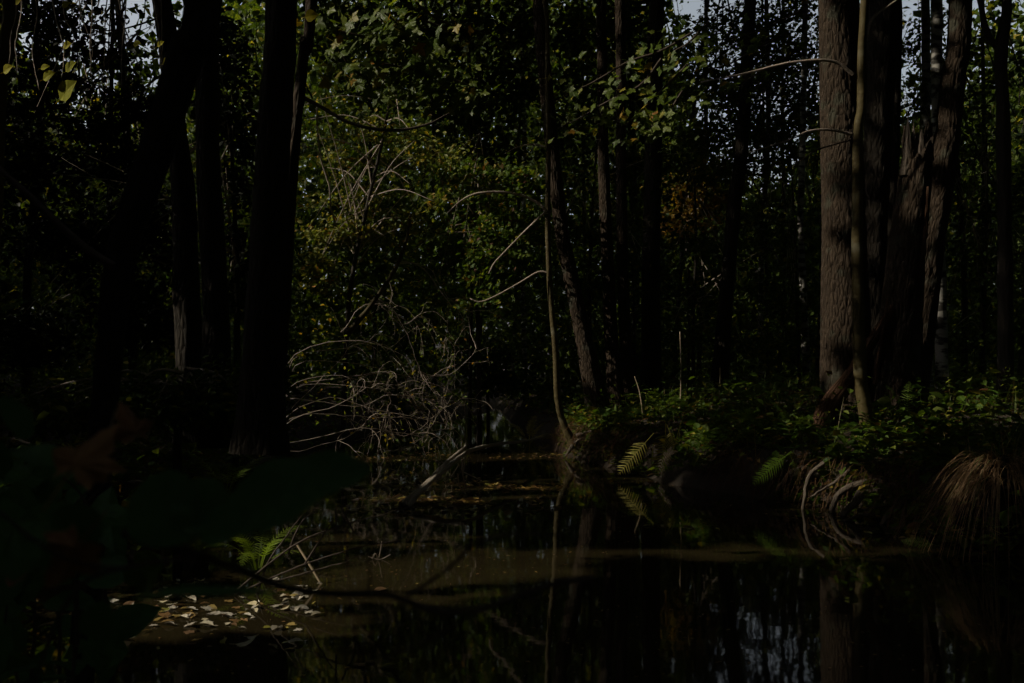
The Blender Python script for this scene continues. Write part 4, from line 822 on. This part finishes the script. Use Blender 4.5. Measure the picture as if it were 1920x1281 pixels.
# ------------------------------------------------------------------ forked dead branch in the water
fb = thing('forked_dead_branch', 'grey forked dead branch reaching from the water toward the bank', 'branch', P(762, 952, 7.15))
branch(fb, [(763, 952), (790, 920), (825, 888), (862, 858), (885, 845), (930, 834), (985, 828), (1030, 818)], [7.1, 7.35, 7.7, 8.2, 8.5, 9.2, 10, 10.8], 11, 5, 'bleached', 60, 'main_limb', 10, jit=.001)
branch(fb, [(752, 946), (790, 916), (820, 885), (845, 860), (870, 840), (874, 834)], [7.15, 7.4, 7.8, 8.1, 8.4, 8.45], 12, 5, 'bleached', 40, 'second_limb', 10, jit=.001)
for pix in ([(868, 852), (866, 880), (870, 910), (872, 940), (860, 962)], [(858, 888), (862, 912), (872, 926), (885, 932)], [(872, 925), (895, 940), (905, 960), (920, 970)], [(874, 835), (870, 810), (858, 795), (840, 785)], [(870, 886), (890, 895), (905, 905), (918, 930)], [(845, 905), (830, 925), (820, 938)], [(757, 945), (770, 930), (757, 915)], [(868, 890), (872, 860), (874, 838)]):
    branch(fb, pix, 7.9, 3.2, 1.6, 'twig', 18, 'twig', 6, jit=.002)
f2 = thing('dead_twig', 'crooked pale twig floating upright left of the forked branch', 'twig', P(725, 845, 10))
branch(f2, [(706, 852), (718, 841), (735, 846), (760, 838), (780, 834), (788, 842), (800, 832)], 10, 4, 2, 'twig', name='stem', jit=.002)
branch(f2, [(711, 870), (720, 878), (735, 880), (750, 888)], 9.6, 3.5, 1.5, 'twig', name='stem')

# ------------------------------------------------------------------ overhanging maple boughs
def bough(label, stems_, Y, nl, size, seedpts, mat='dark_twig', droop=.3, spread=.10):
    t = thing('maple_bough', label, 'branch', P(*stems_[0][0], Y)); allp = []
    for s in stems_:
        c, r = branch(t, s, [Y+.12*q_ for q_ in range(len(s))], 5, 2, mat, 24, 'stem', 6, jit=.002); allp.append((c, branch.last))
    for k in range(nl):
        s, so = allp[rng.integers(0, len(allp))]; p = s[int(rng.uniform(3, 24))]+rng.normal(0, spread, 3)*[1, 1, .55]+[0, 0, -.02]
        a = rng.uniform(0, 6.28); hd = np.array([math.cos(a)+.4, math.sin(a)*.7-.4, -.55+rng.normal(0, .3)])
        nz = np.array([-.6, -.75, .55])+rng.normal(0, .40, 3)
        place('leaf', random.choice(LF['maple']), so, p, nz, hd, size*rng.uniform(.65, 1.2))
    return t
bough('bright glossy maple bough hanging in from the top centre', [[(578, -10), (600, 20), (620, 45), (650, 75), (690, 120), (720, 155)], [(640, 60), (690, 70), (740, 75), (790, 95), (830, 130)], [(700, 10), (740, 40), (770, 80), (780, 120), (790, 150)], [(715, 35), (719, 60), (720, 85), (726, 100)], [(720, 120), (770, 130), (810, 145), (840, 175), (848, 200)], [(640, 100), (660, 130), (690, 150), (720, 180), (745, 205)]], 7.0, 420, .115, None)
bough('maple bough reaching right from the bright bough with an orange leaf', [[(780, 5), (810, 30), (850, 50), (900, 62), (950, 85), (972, 100)], [(800, 40), (850, 60), (880, 78), (910, 85)], [(850, 150), (880, 160), (895, 170)]], 7.6, 75, .095, None)
bough('maple bough of green leaves before the twin trunks', [[(1300, 60), (1240, 95), (1180, 115), (1120, 150), (1070, 175), (1040, 190)], [(1240, 110), (1200, 160), (1140, 190), (1090, 220), (1050, 240)], [(1290, 120), (1240, 170), (1200, 210), (1160, 240)], [(1280, 170), (1250, 215), (1220, 240), (1235, 260)], [(1330, 40), (1290, 80), (1260, 100), (1300, 130)]], 10.0, 200, .125, None, spread=.17)
bough('sparse maple bough with yellowing leaves at upper right centre', [[(1480, 60), (1420, 90), (1370, 120), (1330, 130)], [(1500, 20), (1440, 50), (1380, 70), (1320, 80)], [(1460, 110), (1400, 150), (1350, 165)]], 10.5, 70, .115, None, spread=.17)

# ------------------------------------------------------------------ upper left twigs with glowing yellow leaves
ul = thing('hazel_twigs', 'thin hanging twigs with glowing yellow leaves at upper left', 'branch', P(130, -30, 5))
for u0, u1, v1 in ((40, 38, 140), (62, 70, 175), (120, 128, 120), (150, 165, 150), (172, 168, 165), (205, 190, 190), (300, 304, 110), (280, 308, 130), (95, 118, 150), (30, 20, 130), (240, 225, 170)):
    branch(ul, [(u0, -40), ((u0*2+u1)/3+rng.normal(0, 5), 30), ((u0+2*u1)/3+rng.normal(0, 6), v1*.6), (u1, v1)], 5+rng.normal(0, .25), 3, 1.6, 'twig', 20, 'twig', 5, jit=.003)
for u0, v0, u1, v1 in ((240, -20, 200, 110), (330, 20, 150, 60), (0, 40, 70, 140), (260, 60, 110, 180), (330, 120, 200, 190)):
    branch(ul, [(u0, v0), ((u0+u1)/2, (v0+v1)/2+12), (u1, v1)], 5.4, 5, 2, 'dark_twig', 20, 'twig', 5, jit=.003)
for u_, v_, s in ((14, 132, .066), (82, 126, .05), (90, 145, .078), (132, 130, .076), (125, 85, .055), (313, 116, .072), (122, 10, .05), (300, 85, .045), (170, 30, .04), (255, 82, .045), (35, 5, .05), (580, 28, .07), (128, 180, .13)):
    place('leaf', random.choice(LF['back']), ul, P(u_-s*120, v_+s*60, 4.9), np.array([-.45, -.95, .2])+rng.normal(0, .12, 3), np.array([1., .1, .3])+rng.normal(0, .25, 3), s)

# ------------------------------------------------------------------ left water edge: cane, twigs, floating leaves
cane = thing('leaning_cane', 'thin sunlit cane leaning out of the water by the backlit fern', 'stick', P(628, 1140, 4.5))
branch(cane, [(556, 1020), (580, 1058), (605, 1100), (640, 1150)], [4.7, 4.65, 4.6, 4.55], 6, 4, 'dry_stick', name='stem')
dt = thing('dark_twig_fan', 'fan of thin black twigs over the water left of centre', 'twig', P(450, 1110, 4.5))
for pix in ([(430, 1120), (520, 1080), (600, 1050), (660, 1030), (740, 1010)], [(440, 1110), (540, 1030), (620, 990), (700, 965), (770, 945)], [(480, 1120), (500, 1060), (540, 1000), (575, 950)], [(570, 1060), (610, 1000), (640, 955)], [(630, 1000), (632, 960), (640, 930)], [(500, 1095), (600, 1065), (680, 1035)], [(640, 950), (655, 985), (668, 1005)], [(540, 1040), (560, 990), (600, 945)]):
    branch(dt, pix, 4.4, 5, 2, 'dark_twig', 20, 'twig', 6, jit=.003)
sl = thing('submerged_stick', 'short twig with a rust leaf standing in the water', 'twig', P(700, 1045, 5.2))
branch(sl, [(698, 1048), (704, 1038), (710, 1046), (716, 1015)], 5.2, 4, 2, 'twig', name='stem')
branch(sl, [(690, 1044), (712, 1049), (732, 1040)], 5.2, 3, 2, 'twig', name='stem')
def floater(label, u_, v_, s, group=None, kind=None, mat=None, tilt=.08):
    Y_ = F*(CAM_Z-.006)/(v_-HOR); p = P(u_, v_, Y_); a = rng.uniform(0, 6.28)
    o_ = place('fallen_leaf', random.choice(LF[mat or 'float']) if kind is None else LF['float'][kind], None, p, np.array([0, 0, 1.])+rng.normal(0, tilt, 3), np.array([math.cos(a), math.sin(a), 0]), s)
    tag(o_, label, 'leaf', group); return o_
floater('single pale yellow leaf floating on the open water', 725, 1103, .075, None, 0)
floater('curled leaf floating alone near the lower middle edge', 745, 1245, .07)
floater('small leaf floating beside the curled leaf at the lower edge', 690, 1242, .05)
floater('greenish leaf floating in the dark water near the bottom', 668, 1248, .06, None, 3)
floater('yellow leaf floating right of the dark twig in mid water', 1400, 1057, .05, None, 1)
floater('rusty leaf lying on the dark water below the roots', 1590, 1048, .08, None, 2)
for u_, v_, s in ((1240, 984, .06), (1280, 990, .09), (1340, 990, .05), (1220, 985, .05), (1500, 938, .06), (1530, 962, .06), (1460, 943, .06), (1570, 970, .05), (1620, 998, .07), (1660, 1002, .05), (1700, 1008, .05), (1545, 975, .05), (1480, 972, .06), (1440, 935, .06)):
    floater('yellow leaf floating in the dark water along the right bank', u_, v_, s, 'leaves floating along the right bank')
for k in range(110):
    v_ = rng.choice([rng.normal(948, 8), rng.normal(912, 7), rng.normal(938, 6)]); u_ = rng.uniform(655, 1060) if v_ > 925 else rng.uniform(690, 960)
    floater('brown or yellow leaf in the floating raft by the forked branch', u_, v_, rng.uniform(.05, .11), 'leaf raft by the forked dead branch', tilt=.16)
for k in range(170):
    a = rng.random(); u_ = 180+420*a+rng.normal(0, 35); v_ = 1158-40*a+rng.normal(0, 34)
    if v_ < 1085: v_ = 1085+rng.random()*20
    floater('wet glinting leaf in the floating drift at lower left', u_, v_, rng.uniform(.022, .07), 'leaf drift at lower left', None, 'fglint' if rng.random() < .6 else None, tilt=.18)
for u_, v_, s in ((480, 1135, .085), (510, 1182, .08), (545, 1200, .07), (570, 1202, .06), (440, 1208, .075)):
    floater('large wet leaf floating at the right end of the drift', u_, v_, s, 'large leaves of the drift', None, 'fglint')
n = 1500
v_ = np.concatenate([rng.normal(945, 9, n//2), rng.normal(908, 8, n//3), rng.normal(858, 6, n//6)]); n = len(v_); u_ = rng.uniform(650, 1050, n); Yv = F*CAM_Z/(v_-HOR)
pos = np.stack([(u_-960)/F*Yv, Yv, np.full(n, .003)+rng.random(n)*.003], -1)
k = vnoise(np.stack([pos[:, 0]*2, pos[:, 1]*3, pos[:, 2]*0], -1)) > -.1; pos = pos[k]; n = len(pos)
o = link('floating_leaf_mat', cloud('floating_leaf_mat', pos, rdir(n, 1, .1), rng.normal(0, 1, (n, 3))*[1, 1, 0], rng.uniform(.03, .07, n), OV), M['float_attr'], None, 'stuff'); o['label'] = 'mat of small dead leaves and debris floating on the creek'

# ------------------------------------------------------------------ out-of-focus plants close to the camera
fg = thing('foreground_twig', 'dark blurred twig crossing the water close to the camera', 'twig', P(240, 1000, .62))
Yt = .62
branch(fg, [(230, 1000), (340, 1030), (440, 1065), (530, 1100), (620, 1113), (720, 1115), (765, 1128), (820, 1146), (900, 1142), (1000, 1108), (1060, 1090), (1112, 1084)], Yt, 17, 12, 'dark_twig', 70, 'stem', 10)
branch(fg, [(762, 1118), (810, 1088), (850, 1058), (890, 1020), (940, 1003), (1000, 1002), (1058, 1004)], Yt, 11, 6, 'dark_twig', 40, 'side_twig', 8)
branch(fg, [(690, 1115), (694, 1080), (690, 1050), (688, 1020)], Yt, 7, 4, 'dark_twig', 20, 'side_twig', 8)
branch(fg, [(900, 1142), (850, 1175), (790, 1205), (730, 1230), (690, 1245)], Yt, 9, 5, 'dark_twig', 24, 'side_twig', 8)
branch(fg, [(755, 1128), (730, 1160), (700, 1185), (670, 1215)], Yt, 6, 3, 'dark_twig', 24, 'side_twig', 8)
branch(fg, [(985, 1112), (1000, 1126), (1008, 1133)], Yt, 8, 6, 'dark_twig', 10, 'bud', 8)
hz = thing('foreground_hazel', 'blurred hazel shoot with a big dark green leaf at lower left', 'plant', P(60, 1281, .6))
branch(hz, [(60, 1300), (100, 1180), (160, 1090), (260, 1060), (370, 1040), (430, 985)], .6, 12, 7, 'dark_twig', 40, 'stem', 8)
branch(hz, [(0, 960), (60, 1010), (130, 1050), (220, 1065), (300, 1050)], .6, 10, 8, 'dark_twig', 30, 'stem', 8)
branch(hz, [(170, 880), (200, 820), (218, 770)], .7, 6, 5, 'dry_stick', 20, 'dry_stalk', 8)
def big_leaf(t, u0, v0, u1, v1, Y_, wd, mat, nz, name='leaf', n=64, label=None, wob=.10):
    a = P(u0, v0, Y_); b_ = P(u1, v1, Y_*.98); L = np.linalg.norm(b_-a); s = np.linspace(0, 1, n)
    prof = wd*.5*np.sin(np.pi*s**.8)**.62*(1+wob*(((s*26) % 1)-.5)); V = []; T = []; m = 17
    y = nrm(b_-a); z = nrm(np.array(nz)-y*np.dot(nz, y)); x = np.cross(y, z)
    for i_ in range(n):
        for j_ in range(m):
            f = j_/(m-1)*2-1; hgt = .10*abs(f)*prof[i_]+.012*abs(math.sin((s[i_]*9-abs(f)*1.4)*math.pi))*(1-abs(f)*.6)+.03*math.sin(s[i_]*14+abs(f)*3)*abs(f)*wd-.12*(s[i_]-.5)**2
            V.append(a+y*L*s[i_]+x*L*(f*prof[i_])+z*L*hgt)
    for i_ in range(n-1):
        for j_ in range(m-1): k_ = i_*m+j_; T.append([k_, k_+1, k_+m+1, k_+m])
    o_ = link(name, mesh_from(name, np.array(V), None, np.array(T), smooth=True), M[mat], t)
    if label: o_['label'] = label
big_leaf(hz, 372, 985, 692, 872, .60, .68, 'big_green', (.1, -.5, 1), label='big dark green leaf, blurred')
big_leaf(hz, 360, 900, 400, 1010, .62, .9, 'big_green', (0, -1, .35))
big_leaf(hz, 250, 920, 380, 1000, .62, .9, 'big_green', (0, -1, .3))
big_leaf(hz, 60, 820, 0, 745, .7, .7, 'big_green', (0, -.6, 1)); big_leaf(hz, 130, 860, 20, 850, .72, .6, 'big_green', (0, -.7, .8))
big_leaf(hz, 10, 580, 52, 562, .8, .6, 'hazel' if False else 'big_green', (0, -.4, 1))
big_leaf(hz, 190, 1010, 90, 960, .65, .8, 'big_green', (0, -.8, .6)); big_leaf(hz, 60, 1010, 20, 1090, .6, .8, 'big_green', (0, -.9, .4)); big_leaf(hz, 160, 1140, 210, 1190, .66, .8, 'big_green', (0, -.9, .4))
big_leaf(hz, 250, 1090, 302, 1050, .9, .9, 'herb', (-.3, -.9, .3)); big_leaf(hz, 270, 1105, 240, 1060, .9, .8, 'herb', (-.3, -.9, .3))
big_leaf(hz, 52, 1055, 15, 1100, .8, .8, 'brown', (-.3, -.9, .4), label='small yellowish leaf')
big_leaf(hz, 250, 1112, 520, 1108, .5, .16, 'big_green', (0, -.25, 1))
bl = thing('withered_maple_leaf', 'withered brown maple leaf caught in the foreground hazel', 'leaf', P(135, 880, .6))
for nm, pos_, nz_, hd_, s_ in (('blade', P(120, 905, .62), (-.1, -.85, .5), (.25, .1, .9), .060), ('blade', P(165, 1000, .60), (.2, -.9, .2), (-.5, 0, -.6), .048)):
    me = leaf_mesh('blade', t_maple(.55 if s_ > .05 else .8, 21 if s_ > .05 else 22), .5); me.materials.append(M['brown']); place(nm, me, bl, pos_, nz_, hd_, s_)
cl_ = thing('curled_dry_leaf', 'curled brown dry leaf hanging by the blurred sapling', 'leaf', P(255, 800, .75))
me = leaf_mesh('blade', t_maple(.75, 31), .6); me.materials.append(M['brown']); place('blade', me, cl_, P(262, 830, .75), (.6, -.6, .2), (-.2, 0, .9), .042)
hg = thing('hanging_leaf', 'small yellow-green leaf hanging below the big dark leaf', 'leaf', P(372, 985, .9))
big_leaf(hg, 366, 975, 372, 1008, .9, .6, 'hazel', (-.3, -.9, .2), 'blade')

br_ = thing('bramble_bush', 'dark blurred bramble leaves filling the lower left corner', 'plant', P(80, 1281, 1.3))
for q_ in range(9):
    u0 = rng.uniform(-60, 180); Yq = rng.uniform(1.2, 2.2)
    branch(br_, [(u0, 1300), (u0+rng.normal(0, 30), 1100), (u0+rng.normal(0, 50), 980), (u0+rng.normal(20, 70), 880)], Yq, 9, 4, 'dark_twig', 24, 'cane', 6, jit=.004)
for q_ in range(80):
    Yq = rng.uniform(1.1, 2.3); v0 = rng.uniform(880, 1281); place('leaf', random.choice(LF['herbd']), br_, P(rng.uniform(-40, 210), v0, Yq), nrm(np.array([0, -.7, .7])+rng.normal(0, .4, 3)), rng.normal(0, 1, 3), rng.uniform(.05, .10))

n = 1500                               # specks of dust, seed and leaf bits on the still water
Yv = 3.2+8*rng.random(n)**1.3; lo_ = np.interp(Yv, LY, LX)+.1; hi_ = np.interp(Yv, RY, RX)-.05; Xv = lo_+(hi_-lo_)*rng.random(n)
pos = np.stack([Xv, Yv, np.full(n, .0025)], -1); k = vnoise(np.stack([Xv*1.1, Yv*1.1, Xv*0+3], -1)) > -.15; pos = pos[k]; n = len(pos)
o = link('floating_specks', cloud('floating_specks', pos, rdir(n, 1, .05), rng.normal(0, 1, (n, 3))*[1, 1, 0], rng.uniform(.006, .022, n), OV), M['float_attr'], None, 'stuff'); o['label'] = 'specks of seed and leaf bits adrift on the creek'
